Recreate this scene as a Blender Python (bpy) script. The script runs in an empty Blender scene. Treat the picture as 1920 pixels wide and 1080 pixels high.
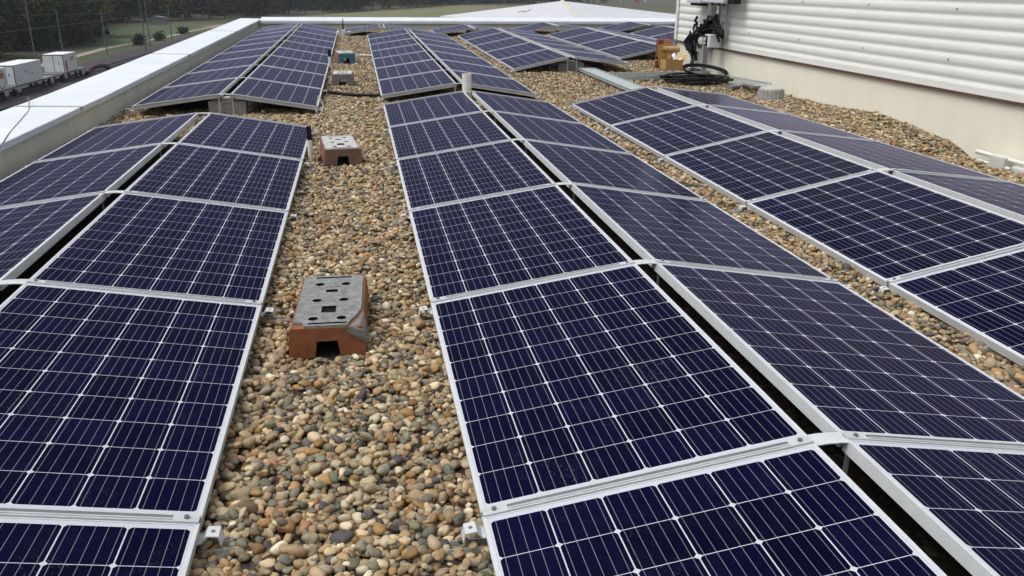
import bpy, bmesh, math, random
import numpy as np
from mathutils import Vector, Matrix

SC = bpy.context.scene
COL = SC.collection
R = math.radians

# ------------------------------------------------------------------ camera
cam_d = bpy.data.cameras.new('camera')
cam = bpy.data.objects.new('camera', cam_d)
COL.objects.link(cam)
F_PX, PITCH, YAW, ROLL, CAM_H = 1564.15, 0.350895, 0.180132, 0.0105343, 1.4752
_fw = Vector((math.sin(YAW) * math.cos(PITCH), math.cos(YAW) * math.cos(PITCH), -math.sin(PITCH)))
_rt = Vector((math.cos(YAW), -math.sin(YAW), 0))
_up = _rt.cross(_fw)
_r2 = _rt * math.cos(ROLL) + _up * math.sin(ROLL)
_u2 = -_rt * math.sin(ROLL) + _up * math.cos(ROLL)
_m = Matrix((_r2, _u2, -_fw)).transposed().to_4x4()
_m.translation = (0, 0, CAM_H)
cam.matrix_world = _m
cam_d.sensor_width = 36.0
cam_d.lens = 36.0 * F_PX / 1920.0
cam_d.clip_start = 0.05
cam_d.clip_end = 6000
SC.camera = cam

# ------------------------------------------------------------------ sky, sun, exposure
SUN_EL, SUN_AZ = R(62), R(262)          # azimuth clockwise from +Y: behind the camera, to its left
w = bpy.data.worlds.new('World')
SC.world = w
w.use_nodes = True
nt = w.node_tree
bg = nt.nodes['Background']
sky = nt.nodes.new('ShaderNodeTexSky')
sky.sky_type = 'NISHITA'
sky.sun_disc = False
sky.sun_elevation = SUN_EL
sky.sun_rotation = SUN_AZ
sky.air_density = 1.0
sky.dust_density = 4.0
hs = nt.nodes.new('ShaderNodeHueSaturation')
hs.inputs['Saturation'].default_value = 0.30     # a veil of cloud: nearly grey
nt.links.new(sky.outputs[0], hs.inputs['Color'])
# an overcast dome is about three times brighter overhead than at the horizon
gtc = nt.nodes.new('ShaderNodeTexCoord')
gsp = nt.nodes.new('ShaderNodeSeparateXYZ')
gmr = nt.nodes.new('ShaderNodeMapRange')
gmr.inputs['From Min'].default_value = 0.0
gmr.inputs['From Max'].default_value = 1.0
gmr.inputs['To Min'].default_value = 0.42
gmr.inputs['To Max'].default_value = 2.0
gmx = nt.nodes.new('ShaderNodeVectorMath')
gmx.operation = 'SCALE'
nt.links.new(gtc.outputs['Generated'], gsp.inputs[0])
nt.links.new(gsp.outputs[2], gmr.inputs['Value'])
nt.links.new(hs.outputs[0], gmx.inputs[0])
nt.links.new(gmr.outputs[0], gmx.inputs['Scale'])
nt.links.new(gmx.outputs[0], bg.inputs['Color'])
bg.inputs['Strength'].default_value = 0.115
sd = bpy.data.lights.new('sun', 'SUN')
sd.energy = 0.75
sd.angle = R(30)
sd.color = (1.0, 0.97, 0.92)
sun = bpy.data.objects.new('sun', sd)
COL.objects.link(sun)
_sv = Vector((math.sin(SUN_AZ) * math.cos(SUN_EL), math.cos(SUN_AZ) * math.cos(SUN_EL), math.sin(SUN_EL)))
sun.rotation_euler = _sv.to_track_quat('Z', 'Y').to_euler()
SC.view_settings.view_transform = 'Standard'
SC.view_settings.look = 'None'
SC.view_settings.gamma = 1.0
SC.view_settings.exposure = 0.20
try:
    SC.cycles.max_bounces = 6
    SC.cycles.use_denoising = True
except Exception:
    pass

rng = random.Random(7)
NR = np.random.default_rng(11)


# ------------------------------------------------------------------ helpers: materials
class NB:
    """small node builder"""
    def __init__(s, name):
        s.m = bpy.data.materials.new(name)
        s.m.use_nodes = True
        s.t = s.m.node_tree
        s.bsdf = s.t.nodes['Principled BSDF']

    def n(s, typ, **kw):
        x = s.t.nodes.new(typ)
        for k, v in kw.items():
            setattr(x, k, v)
        return x

    def l(s, a, b):
        s.t.links.new(a, b)

    def val(s, x, sock):
        if hasattr(x, 'is_output'):
            s.l(x, sock)
        else:
            sock.default_value = x

    def math(s, op, a, b=0.0, c=None):
        x = s.n('ShaderNodeMath', operation=op)
        s.val(a, x.inputs[0])
        s.val(b, x.inputs[1])
        if c is not None:
            s.val(c, x.inputs[2])
        return x.outputs[0]

    def mix(s, f, a, b, blend='MIX'):
        x = s.n('ShaderNodeMix', data_type='RGBA', blend_type=blend)
        s.val(f, x.inputs[0])
        s.val(a, x.inputs[6])
        s.val(b, x.inputs[7])
        return x.outputs[2]

    def noise(s, scale, detail=4, rough=0.6, coord='Object', vec=None):
        x = s.n('ShaderNodeTexNoise')
        x.inputs['Scale'].default_value = scale
        x.inputs['Detail'].default_value = detail
        x.inputs['Roughness'].default_value = rough
        if vec is None:
            vec = s.n('ShaderNodeTexCoord').outputs[coord]
        s.l(vec, x.inputs['Vector'])
        return x.outputs['Fac']

    def ramp(s, f, stops, interp='LINEAR'):
        x = s.n('ShaderNodeValToRGB')
        x.color_ramp.interpolation = interp
        e = x.color_ramp.elements
        while len(e) < len(stops):
            e.new(0.5)
        for i, (p, c) in enumerate(stops):
            e[i].position = p
            e[i].color = (*c, 1) if len(c) == 3 else c
        s.l(f, x.inputs[0])
        return x.outputs[0]

    def bump(s, h, strength=0.3, dist=0.01):
        x = s.n('ShaderNodeBump')
        x.inputs['Strength'].default_value = strength
        x.inputs['Distance'].default_value = dist
        s.l(h, x.inputs['Height'])
        s.l(x.outputs[0], s.bsdf.inputs['Normal'])

    def set(s, **kw):
        for k, v in kw.items():
            s.val(v, s.bsdf.inputs[k.replace('_', ' ')])
        return s


def c4(c):
    return (c[0], c[1], c[2], 1.0)


def mat_simple(name, col, rough=0.6, metal=0.0, var=0.18, scale=8.0, bump=0.0, bscale=60.0, spec=None):
    b = NB(name)
    f = b.noise(scale, 5, 0.65)
    lo = tuple(x * (1 - var) for x in col)
    hi = tuple(min(1, x * (1 + var)) for x in col)
    b.set(Base_Color=b.ramp(f, [(0.3, lo), (0.7, hi)]), Roughness=rough, Metallic=metal)
    if spec is not None:
        b.bsdf.inputs['Specular IOR Level'].default_value = spec
    if bump:
        b.bump(b.noise(bscale, 4, 0.6), bump, 0.01)
    return b.m


M = {}
M['frame'] = mat_simple('anodised_aluminium', (0.52, 0.54, 0.545), 0.45, 0.0, 0.06, 14)
M['clamp'] = mat_simple('clamp_aluminium', (0.47, 0.49, 0.50), 0.42, 0.1, 0.08, 20)
M['slot'] = mat_simple('clamp_groove', (0.16, 0.165, 0.17), 0.6, 0.2)
M['steel'] = mat_simple('screw_steel', (0.20, 0.20, 0.20), 0.4, 0.6)
M['galv'] = mat_simple('galvanised_steel', (0.46, 0.51, 0.50), 0.5, 0.35, 0.22, 22)
M['galv_floor'] = mat_simple('galvanised_mesh_floor', (0.20, 0.22, 0.20), 0.6, 0.2, 0.4, 30)
M['black_plastic'] = mat_simple('black_plastic', (0.006, 0.005, 0.006), 0.6, 0, 0.3, 10, spec=0.25)
M['white_plastic'] = mat_simple('white_plastic', (0.72, 0.71, 0.66), 0.45, 0, 0.08, 12)
M['white_film'] = mat_simple('white_film', (0.78, 0.78, 0.80), 0.35, 0, 0.08, 8, 0.6, 18)
M['concrete'] = mat_simple('weathered_concrete', (0.30, 0.29, 0.27), 0.9, 0, 0.25, 18, 0.5, 120)
M['concrete_dark'] = mat_simple('damp_concrete', (0.17, 0.16, 0.145), 0.9, 0, 0.3, 18, 0.5, 120)
M['card'] = mat_simple('cardboard', (0.42, 0.26, 0.10), 0.8, 0, 0.12, 10)
M['card_yellow'] = mat_simple('pale_cardboard', (0.52, 0.34, 0.11), 0.8, 0, 0.10, 10)
M['red'] = mat_simple('red_plastic', (0.20, 0.045, 0.03), 0.5, 0, 0.2, 10)
M['label_white'] = mat_simple('label_white', (0.7, 0.66, 0.6), 0.6)
M['tan_label'] = mat_simple('tan_label', (0.45, 0.25, 0.12), 0.6)
M['box_grey'] = mat_simple('light_grey_housing', (0.62, 0.65, 0.68), 0.45, 0, 0.05)
M['conduit'] = mat_simple('grey_conduit', (0.36, 0.37, 0.36), 0.5, 0.1, 0.1)
M['rust'] = mat_simple('brown_flashing', (0.13, 0.075, 0.055), 0.6, 0.1, 0.35, 3)


def mat_coping():
    b = NB('painted_coping_sheet')
    f = b.noise(2.2, 6, 0.6)
    base = b.ramp(f, [(0.25, (0.60, 0.64, 0.69)), (0.75, (0.73, 0.77, 0.81))])
    g = b.noise(38, 5, 0.7)
    dirt = b.ramp(g, [(0.58, (0, 0, 0)), (0.80, (1, 1, 1))])
    b.set(Base_Color=b.mix(b.math('MULTIPLY', dirt, 0.25), base, (0.36, 0.37, 0.36, 1)), Roughness=0.5)
    b.bump(b.noise(1.5, 3, 0.5), 0.10, 0.03)
    return b.m


def mat_render(name, col, streak=0.25):
    b = NB(name)
    tc = b.n('ShaderNodeTexCoord')
    mp = b.n('ShaderNodeMapping')
    mp.inputs['Scale'].default_value = (6, 2.2, 0.5)
    b.l(tc.outputs['Object'], mp.inputs['Vector'])
    s1 = b.noise(1.6, 6, 0.65, vec=mp.outputs[0])
    s2 = b.noise(4.0, 6, 0.7)
    f = b.math('ADD', b.math('MULTIPLY', s1, 0.6), b.math('MULTIPLY', s2, 0.4))
    base = b.ramp(f, [(0.32, tuple(x * (1 - streak) for x in col)), (0.55, col), (0.8, tuple(min(1, x * 1.06) for x in col))])
    b.set(Base_Color=base, Roughness=0.9)
    b.bump(b.noise(240, 4, 0.7), 0.35, 0.006)
    return b.m


M['coping'] = mat_coping()
M['parapet'] = mat_render('parapet_render', (0.60, 0.615, 0.55), 0.18)
M['plinth'] = mat_render('cream_render', (0.83, 0.80, 0.67), 0.07)
M['cladding'] = mat_render('white_profiled_sheet', (0.82, 0.83, 0.79), 0.05)
M['cladding'].node_tree.nodes['Principled BSDF'].inputs['Roughness'].default_value = 0.45


def mat_cells():
    b = NB('solar_cells')
    tc = b.n('ShaderNodeTexCoord')
    sp = b.n('ShaderNodeSeparateXYZ')
    b.l(tc.outputs['Object'], sp.inputs[0])
    cx = b.math('DIVIDE', b.math('SUBTRACT', sp.outputs[0], 0.018), 0.159)
    cy = b.math('DIVIDE', b.math('ADD', sp.outputs[1], 0.795), 0.159)
    fx0 = b.math('FRACT', cx)
    fx = b.math('ABSOLUTE', b.math('SUBTRACT', fx0, 0.5))
    fy = b.math('ABSOLUTE', b.math('SUBTRACT', b.math('FRACT', cy), 0.5))
    inside = b.math('LESS_THAN', fx, 0.4880)
    inside = b.math('MULTIPLY', inside, b.math('LESS_THAN', fy, 0.4925))
    inside = b.math('MULTIPLY', inside, b.math('LESS_THAN', b.math('ADD', fx, fy), 0.930))
    for v, n in ((cx, 6), (cy, 10)):
        inside = b.math('MULTIPLY', inside, b.math('GREATER_THAN', v, 0.0))
        inside = b.math('MULTIPLY', inside, b.math('LESS_THAN', v, float(n)))
    bb = b.math('ABSOLUTE', b.math('SUBTRACT', b.math('FRACT', b.math('MULTIPLY', fx0, 5.0)), 0.5))
    bus = b.math('MULTIPLY', b.math('LESS_THAN', bb, 0.026), 0.75)
    # each cell has its own slight shade
    cid = b.n('ShaderNodeCombineXYZ')
    b.l(b.math('FLOOR', cx), cid.inputs[0])
    b.l(b.math('FLOOR', cy), cid.inputs[1])
    oi = b.n('ShaderNodeObjectInfo')
    b.l(b.math('MULTIPLY', oi.outputs['Random'], 57.0), cid.inputs[2])
    wn = b.n('ShaderNodeTexWhiteNoise')
    b.l(cid.outputs[0], wn.inputs['Vector'])
    cell = b.ramp(wn.outputs['Value'], [(0.0, (0.0022, 0.0022, 0.0125)), (0.5, (0.0026, 0.0028, 0.0165)), (1.0, (0.0032, 0.0036, 0.0210))])
    hue = b.ramp(oi.outputs['Random'], [(0, (0.85, 0.9, 0.95)), (1, (1.1, 1.05, 1.15))])
    cell = b.mix(1.0, cell, hue, 'MULTIPLY')
    col = b.mix(bus, cell, (0.22, 0.225, 0.27, 1))
    col = b.mix(inside, (0.48, 0.49, 0.54, 1), col)
    # dust film and dried drops
    dn = b.noise(9.0, 8, 0.72)
    dust = b.math('MULTIPLY', b.ramp(dn, [(0.45, (0, 0, 0)), (0.85, (1, 1, 1))]), 0.010)
    sn = b.noise(120.0, 3, 0.5)
    wv = b.n('ShaderNodeVectorMath', operation='ADD')
    b.l(tc.outputs['Object'], wv.inputs[0])
    sh = b.n('ShaderNodeCombineXYZ')
    b.l(b.math('MULTIPLY', oi.outputs['Random'], 40.0), sh.inputs[0])
    b.l(sh.outputs[0], wv.inputs[1])
    patch = b.ramp(b.noise(2.6, 3, 0.6, vec=wv.outputs[0]), [(0.56, (0, 0, 0)), (0.72, (1, 1, 1))])
    spk = b.math('MULTIPLY', b.math('MULTIPLY', b.ramp(sn, [(0.60, (0, 0, 0)), (0.70, (1, 1, 1))]), patch), 0.22)
    col = b.mix(b.math('ADD', dust, spk), col, (0.42, 0.40, 0.36, 1))
    # antireflection-coated glass: a matt dark cell under a violet-blue tinted reflection
    b.t.nodes.remove(b.bsdf)
    df = b.n('ShaderNodeBsdfDiffuse')
    b.l(col, df.inputs['Color'])
    gl = b.n('ShaderNodeBsdfGlossy')
    gl.inputs['Color'].default_value = (0.58, 0.58, 0.86, 1)
    b.l(b.math('ADD', 0.10, b.math('MULTIPLY', dn, 0.12)), gl.inputs['Roughness'])
    fr = b.n('ShaderNodeFresnel')
    fr.inputs['IOR'].default_value = 1.088
    ms = b.n('ShaderNodeMixShader')
    b.l(fr.outputs[0], ms.inputs[0])
    b.l(df.outputs[0], ms.inputs[1])
    b.l(gl.outputs[0], ms.inputs[2])
    b.l(ms.outputs[0], b.t.nodes['Material Output'].inputs['Surface'])
    bp = b.n('ShaderNodeBump')
    bp.inputs['Strength'].default_value = 0.03
    bp.inputs['Distance'].default_value = 0.002
    b.l(b.noise(30, 2, 0.5), bp.inputs['Height'])
    b.l(bp.outputs[0], gl.inputs['Normal'])
    return b.m


M['cells'] = mat_cells()
M['backsheet'] = mat_simple('white_backsheet', (0.55, 0.55, 0.56), 0.7)

STONES = [(0.0, (0.354, 0.241, 0.124)), (0.10, (0.437, 0.327, 0.188)), (0.22, (0.270, 0.207, 0.128)), (0.34, (0.489, 0.390, 0.239)),
          (0.44, (0.312, 0.183, 0.068)), (0.52, (0.218, 0.193, 0.140)), (0.61, (0.385, 0.323, 0.215)), (0.70, (0.140, 0.135, 0.104)),
          (0.76, (0.343, 0.227, 0.131)), (0.82, (0.582, 0.491, 0.328)), (0.875, (0.198, 0.193, 0.124)), (0.92, (0.094, 0.082, 0.080)),
          (0.955, (0.302, 0.158, 0.068)), (0.98, (0.686, 0.607, 0.454))]


def mat_stone():
    b = NB('river_pebbles')
    at = b.n('ShaderNodeAttribute', attribute_name='stone')
    tone = b.n('ShaderNodeAttribute', attribute_name='tone')
    col = b.ramp(at.outputs['Fac'], STONES, 'CONSTANT')
    n = b.noise(70, 5, 0.7)
    col = b.mix(0.55, col, b.ramp(n, [(0.3, (0.62, 0.61, 0.6)), (0.7, (1.15, 1.12, 1.05))]), 'MULTIPLY')
    v = b.n('ShaderNodeCombineColor')
    for i in range(3):
        b.l(tone.outputs['Fac'], v.inputs[i])
    col = b.mix(1.0, col, v.outputs[0], 'MULTIPLY')
    b.set(Base_Color=col, Roughness=0.62)
    b.bsdf.inputs['Specular IOR Level'].default_value = 0.35
    b.bump(b.noise(260, 4, 0.7), 0.25, 0.002)
    return b.m


M['stone'] = mat_stone()


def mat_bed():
    b = NB('shaded_gravel_bed')
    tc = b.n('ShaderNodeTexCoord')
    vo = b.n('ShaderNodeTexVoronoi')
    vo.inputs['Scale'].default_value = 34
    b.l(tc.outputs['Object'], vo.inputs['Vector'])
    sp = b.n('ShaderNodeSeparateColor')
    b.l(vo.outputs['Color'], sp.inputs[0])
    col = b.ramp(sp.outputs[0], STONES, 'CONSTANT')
    col = b.mix(1.0, col, (0.10, 0.09, 0.085, 1), 'MULTIPLY')  # shade of the gaps under the panels put into the stone colour
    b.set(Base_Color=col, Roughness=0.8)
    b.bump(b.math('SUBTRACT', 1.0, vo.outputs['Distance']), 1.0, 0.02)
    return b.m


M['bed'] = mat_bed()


# ------------------------------------------------------------------ helpers: meshes
class MB:
    def __init__(s):
        s.v, s.f, s.sm = [], [], []

    def add(s, vs, fs, smooth=False):
        o = len(s.v)
        s.v += [tuple(x) for x in vs]
        for f in fs:
            s.f.append(tuple(i + o for i in f))
            s.sm.append(smooth)
        return s

    def box(s, x0, x1, y0, y1, z0, z1, mat=None):
        vs = [Vector(p) for p in ((x0, y0, z0), (x1, y0, z0), (x1, y1, z0), (x0, y1, z0), (x0, y0, z1), (x1, y0, z1), (x1, y1, z1), (x0, y1, z1))]
        if mat is not None:
            vs = [mat @ p for p in vs]
        return s.add(vs, [(0, 3, 2, 1), (4, 5, 6, 7), (0, 1, 5, 4), (1, 2, 6, 5), (2, 3, 7, 6), (3, 0, 4, 7)])

    def cbox(s, x0, x1, y0, y1, z0, z1, c=0.004, mat=None):
        """box with chamfered edges"""
        bm = bmesh.new()
        bmesh.ops.create_cube(bm, size=1)
        for v in bm.verts:
            v.co = Vector(((x0 + x1) / 2 + v.co.x * (x1 - x0), (y0 + y1) / 2 + v.co.y * (y1 - y0), (z0 + z1) / 2 + v.co.z * (z1 - z0)))
        bmesh.ops.bevel(bm, geom=list(bm.edges), offset=c, segments=2, affect='EDGES', profile=0.6)
        bm.verts.index_update()
        vs = [(mat @ v.co) if mat is not None else v.co.copy() for v in bm.verts]
        s.add(vs, [tuple(v.index for v in f.verts) for f in bm.faces])
        bm.free()
        return s

    def prism(s, prof, y0, y1, mat=None):
        """closed xz profile (counter-clockwise seen from -y) extruded along y"""
        n = len(prof)
        vs = [Vector((p[0], y0, p[1])) for p in prof] + [Vector((p[0], y1, p[1])) for p in prof]
        if mat is not None:
            vs = [mat @ v for v in vs]
        fs = [tuple(range(n)), tuple(range(2 * n - 1, n - 1, -1))]
        for i in range(n):
            j = (i + 1) % n
            fs.append((j, i, n + i, n + j))
        return s.add(vs, fs)

    def cyl(s, p0, p1, r0, r1=None, n=16, caps=True):
        r1 = r0 if r1 is None else r1
        p0, p1 = Vector(p0), Vector(p1)
        d = (p1 - p0).normalized()
        a = d.orthogonal().normalized()
        b = d.cross(a)
        vs = []
        for p, r in ((p0, r0), (p1, r1)):
            for i in range(n):
                t = 2 * math.pi * i / n
                vs.append(p + a * (r * math.cos(t)) + b * (r * math.sin(t)))
        s.add(vs, [(i, (i + 1) % n, n + (i + 1) % n, n + i) for i in range(n)], True)
        if caps:
            s.add(vs[:n], [tuple(range(n - 1, -1, -1))])
            s.add(vs[n:], [tuple(range(n))])
        return s

    def tube(s, pts, r, n=8, sub=6, taper=None):
        pts = [Vector(p) for p in pts]
        P = []
        for i in range(len(pts) - 1):
            a = pts[max(i - 1, 0)]
            b_, c = pts[i], pts[i + 1]
            d = pts[min(i + 2, len(pts) - 1)]
            for k in range(sub):
                t = k / sub
                P.append(0.5 * ((2 * b_) + (c - a) * t + (2 * a - 5 * b_ + 4 * c - d) * t * t + (3 * b_ - a - 3 * c + d) * t ** 3))
        P.append(pts[-1])
        vs, fs = [], []
        nrm = None
        for i, p in enumerate(P):
            d = (P[min(i + 1, len(P) - 1)] - P[max(i - 1, 0)])
            if d.length < 1e-9:
                d = Vector((0, 0, 1))
            d.normalize()
            if nrm is None:
                nrm = d.orthogonal().normalized()
            nrm = (nrm - d * nrm.dot(d))
            nrm = nrm.normalized() if nrm.length > 1e-6 else d.orthogonal().normalized()
            bt = d.cross(nrm)
            rr = r if taper is None else r + (taper - r) * i / (len(P) - 1)
            for k in range(n):
                t = 2 * math.pi * k / n
                vs.append(p + nrm * (rr * math.cos(t)) + bt * (rr * math.sin(t)))
        for i in range(len(P) - 1):
            for k in range(n):
                fs.append((i * n + k, i * n + (k + 1) % n, (i + 1) * n + (k + 1) % n, (i + 1) * n + k))
        s.add(vs, fs, True)
        s.add(vs[:n], [tuple(range(n - 1, -1, -1))])
        s.add(vs[-n:], [tuple(range(n))])
        return s

    def mesh(s, name, mat):
        me = bpy.data.meshes.new(name)
        me.from_pydata(s.v, [], s.f)
        me.polygons.foreach_set('use_smooth', s.sm)
        me.materials.append(mat)
        me.update()
        return me

    def obj(s, name, mat, parent=None):
        o = bpy.data.objects.new(name, s.mesh(name, mat))
        COL.objects.link(o)
        o.parent = parent
        return o


def tag(o, label, cat, group=None):
    o['label'] = label
    o['category'] = cat
    if group:
        o['group'] = group
    return o


def kind(o, k):
    o['kind'] = k
    return o


def thing(name, label, cat, loc=(0, 0, 0), group=None):
    o = bpy.data.objects.new(name, None)
    COL.objects.link(o)
    o.location = loc
    return tag(o, label, cat, group)


def link(name, me, parent=None):
    o = bpy.data.objects.new(name, me)
    COL.objects.link(o)
    o.parent = parent
    return o


def mesh_np(name, V, Fc, mat, smooth=True, attrs=None):
    """numpy arrays to a mesh; Fc is (n,k)"""
    me = bpy.data.meshes.new(name)
    k = Fc.shape[1]
    me.vertices.add(len(V))
    me.vertices.foreach_set('co', np.ascontiguousarray(V, np.float32).ravel())
    me.loops.add(Fc.size)
    me.loops.foreach_set('vertex_index', np.ascontiguousarray(Fc, np.int32).ravel())
    me.polygons.add(len(Fc))
    me.polygons.foreach_set('loop_start', np.arange(0, Fc.size, k, dtype=np.int32))
    me.polygons.foreach_set('loop_total', np.full(len(Fc), k, np.int32))
    me.polygons.foreach_set('use_smooth', np.full(len(Fc), smooth, bool))
    for an, (dom, arr) in (attrs or {}).items():
        a = me.attributes.new(an, 'FLOAT', dom)
        a.data.foreach_set('value', np.ascontiguousarray(arr, np.float32))
    me.materials.append(mat)
    me.update(calc_edges=True)
    return me


def zr(y):
    return max(0.0, 0.0075 * (y - 10.0))


def gz(x, y):
    """top of the gravel: the roof rises to its far end, gravel is banked and hollowed along the clad wall"""
    z = zr(y)
    if x > 4.6:
        k = min(1.0, (x - 4.6) / 1.2)
        z += k * (0.075 * math.exp(-((y - 8.9) / 0.8) ** 2) + 0.03 * math.exp(-((y - 10.2) / 0.9) ** 2))
        z -= min(1.0, (x - 4.6) / 0.5) * (0.085 if x < 5.78 else 0.16) / (1 + math.exp((y - 7.45) / 0.10))
    return z


# ------------------------------------------------------------------ setting: land below, roof deck
GZ = -11.2


def mat_land():
    b = NB('rough_land')
    f = b.noise(0.02, 8, 0.7)
    col = b.ramp(f, [(0.3, (0.040, 0.045, 0.022)), (0.5, (0.070, 0.068, 0.035)), (0.7, (0.095, 0.085, 0.05))])
    g = b.noise(0.8, 6, 0.7)
    col = b.mix(0.5, col, b.ramp(g, [(0.3, (0.5, 0.5, 0.5)), (0.7, (1.3, 1.3, 1.2))]), 'MULTIPLY')
    b.set(Base_Color=col, Roughness=0.95)
    return b.m


def mat_grass(name, a, c, sc=0.15):
    b = NB(name)
    f = b.noise(sc, 8, 0.7)
    col = b.ramp(f, [(0.3, a), (0.7, c)])
    g = b.noise(sc * 30, 5, 0.7)
    col = b.mix(0.6, col, b.ramp(g, [(0.3, (0.6, 0.6, 0.55)), (0.7, (1.25, 1.25, 1.2))]), 'MULTIPLY')
    b.set(Base_Color=col, Roughness=0.95)
    return b.m


def sheet(name, pts, z, mat):
    m = MB()
    m.add([(p[0], p[1], z) for p in pts], [tuple(range(len(pts)))])
    return kind(m.obj(name, mat), 'structure')


def land_z(x, y):
    d = max(0.0, y - 720)
    dl = max(0.0, -x - 130) if (y > 60 and x < 0) else 0.0
    return GZ + 0.085 * min(d, 600) + 0.16 * min(dl, 300) * min(1, max(0, (y - 60) / 80))


def ground():
    nx, ny = 44, 40
    xs = np.linspace(-1000, 1000, nx)
    ys = np.linspace(-300, 1400, ny)
    V = [(x, y, land_z(x, y)) for y in ys for x in xs]
    Fc = [(j * nx + i, j * nx + i + 1, (j + 1) * nx + i + 1, (j + 1) * nx + i) for j in range(ny - 1) for i in range(nx - 1)]
    kind(link('ground', mesh_np('ground', np.array(V), np.array(Fc), mat_land(), True)), 'structure')


ground()
sheet('grass_field', [(-44, 262), (-18, 345), (12, 410), (62, 512), (130, 470), (150, 380), (90, 300), (40, 240), (-20, 215)], GZ + 0.012,
      mat_grass('meadow_grass', (0.115, 0.120, 0.055), (0.165, 0.160, 0.080), 0.02))
sheet('lawn', [(-48.6, 172), (-49, 180), (-45.2, 210), (-43.5, 240), (-45, 268), (-62, 285), (-70, 250), (-66, 215), (-56, 186)], GZ + 0.016,
      mat_grass('verge_grass', (0.040, 0.066, 0.026), (0.070, 0.098, 0.042), 0.08))
sheet('verge', [(-46.0, 120), (-43, 120), (-41.5, 190), (-39, 262), (-37.5, 300), (-39, 300), (-41, 262), (-43, 208), (-46.6, 178)], GZ + 0.008,
      mat_grass('rough_verge', (0.04, 0.06, 0.025), (0.065, 0.075, 0.035), 0.2))
sheet('path', [(-49.0, 120), (-47.2, 120), (-46.9, 162), (-46.9, 178), (-43.2, 208), (-41.4, 239), (-39.2, 262), (-36, 300), (-37.2, 300), (-40.6, 262),
               (-42.9, 239), (-44.8, 208), (-48.6, 179), (-48.7, 162)], GZ + 0.022, mat_grass('pale_gravel_path', (0.26, 0.24, 0.18), (0.34, 0.32, 0.25), 0.3))
sheet('track_bed', [(-43.2, 60), (-20, 60), (-17, 200), (-15, 330), (-36, 330), (-40.2, 200), (-42.4, 160)], GZ + 0.018,
      mat_grass('track_ballast', (0.030, 0.026, 0.030), (0.058, 0.050, 0.052), 0.5))
sheet('road', [(175, 640), (330, 560), (330, 566), (175, 648)], GZ + 0.03, mat_grass('grey_asphalt', (0.05, 0.05, 0.055), (0.07, 0.07, 0.075), 0.1))


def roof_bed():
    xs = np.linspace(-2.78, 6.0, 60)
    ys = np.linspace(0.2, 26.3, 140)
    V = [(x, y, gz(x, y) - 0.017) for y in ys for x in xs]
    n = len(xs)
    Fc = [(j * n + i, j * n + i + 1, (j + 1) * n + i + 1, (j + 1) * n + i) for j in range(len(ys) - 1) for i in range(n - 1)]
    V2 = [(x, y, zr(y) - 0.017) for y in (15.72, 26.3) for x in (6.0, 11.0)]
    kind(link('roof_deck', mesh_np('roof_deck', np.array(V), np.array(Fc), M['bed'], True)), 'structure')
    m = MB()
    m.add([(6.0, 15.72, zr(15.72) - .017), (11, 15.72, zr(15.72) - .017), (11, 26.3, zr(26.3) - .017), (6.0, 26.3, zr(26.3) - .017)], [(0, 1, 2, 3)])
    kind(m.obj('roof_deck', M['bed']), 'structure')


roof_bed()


# ------------------------------------------------------------------ setting: pebbles
def ico(sub):
    bm = bmesh.new()
    bmesh.ops.create_icosphere(bm, subdivisions=sub, radius=1)
    bm.verts.index_update()
    V = np.array([v.co[:] for v in bm.verts])
    Fc = np.array([[v.index for v in f.verts] for f in bm.faces])
    bm.free()
    return V, Fc


def base_shapes(sub, n):
    V, Fc = ico(sub)
    out = []
    for _ in range(n):
        d = np.ones(len(V))
        for k in range(5):
            w_ = NR.normal(size=3) * (1.2 + 0.5 * k)
            d += 0.13 / (1 + 0.5 * k) * np.sin(V @ w_ + NR.uniform(0, 6.3))
        P = V * d[:, None]
        q = NR.uniform(2.0, 3.0)
        out.append(P)
    return np.array(out), Fc


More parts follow.
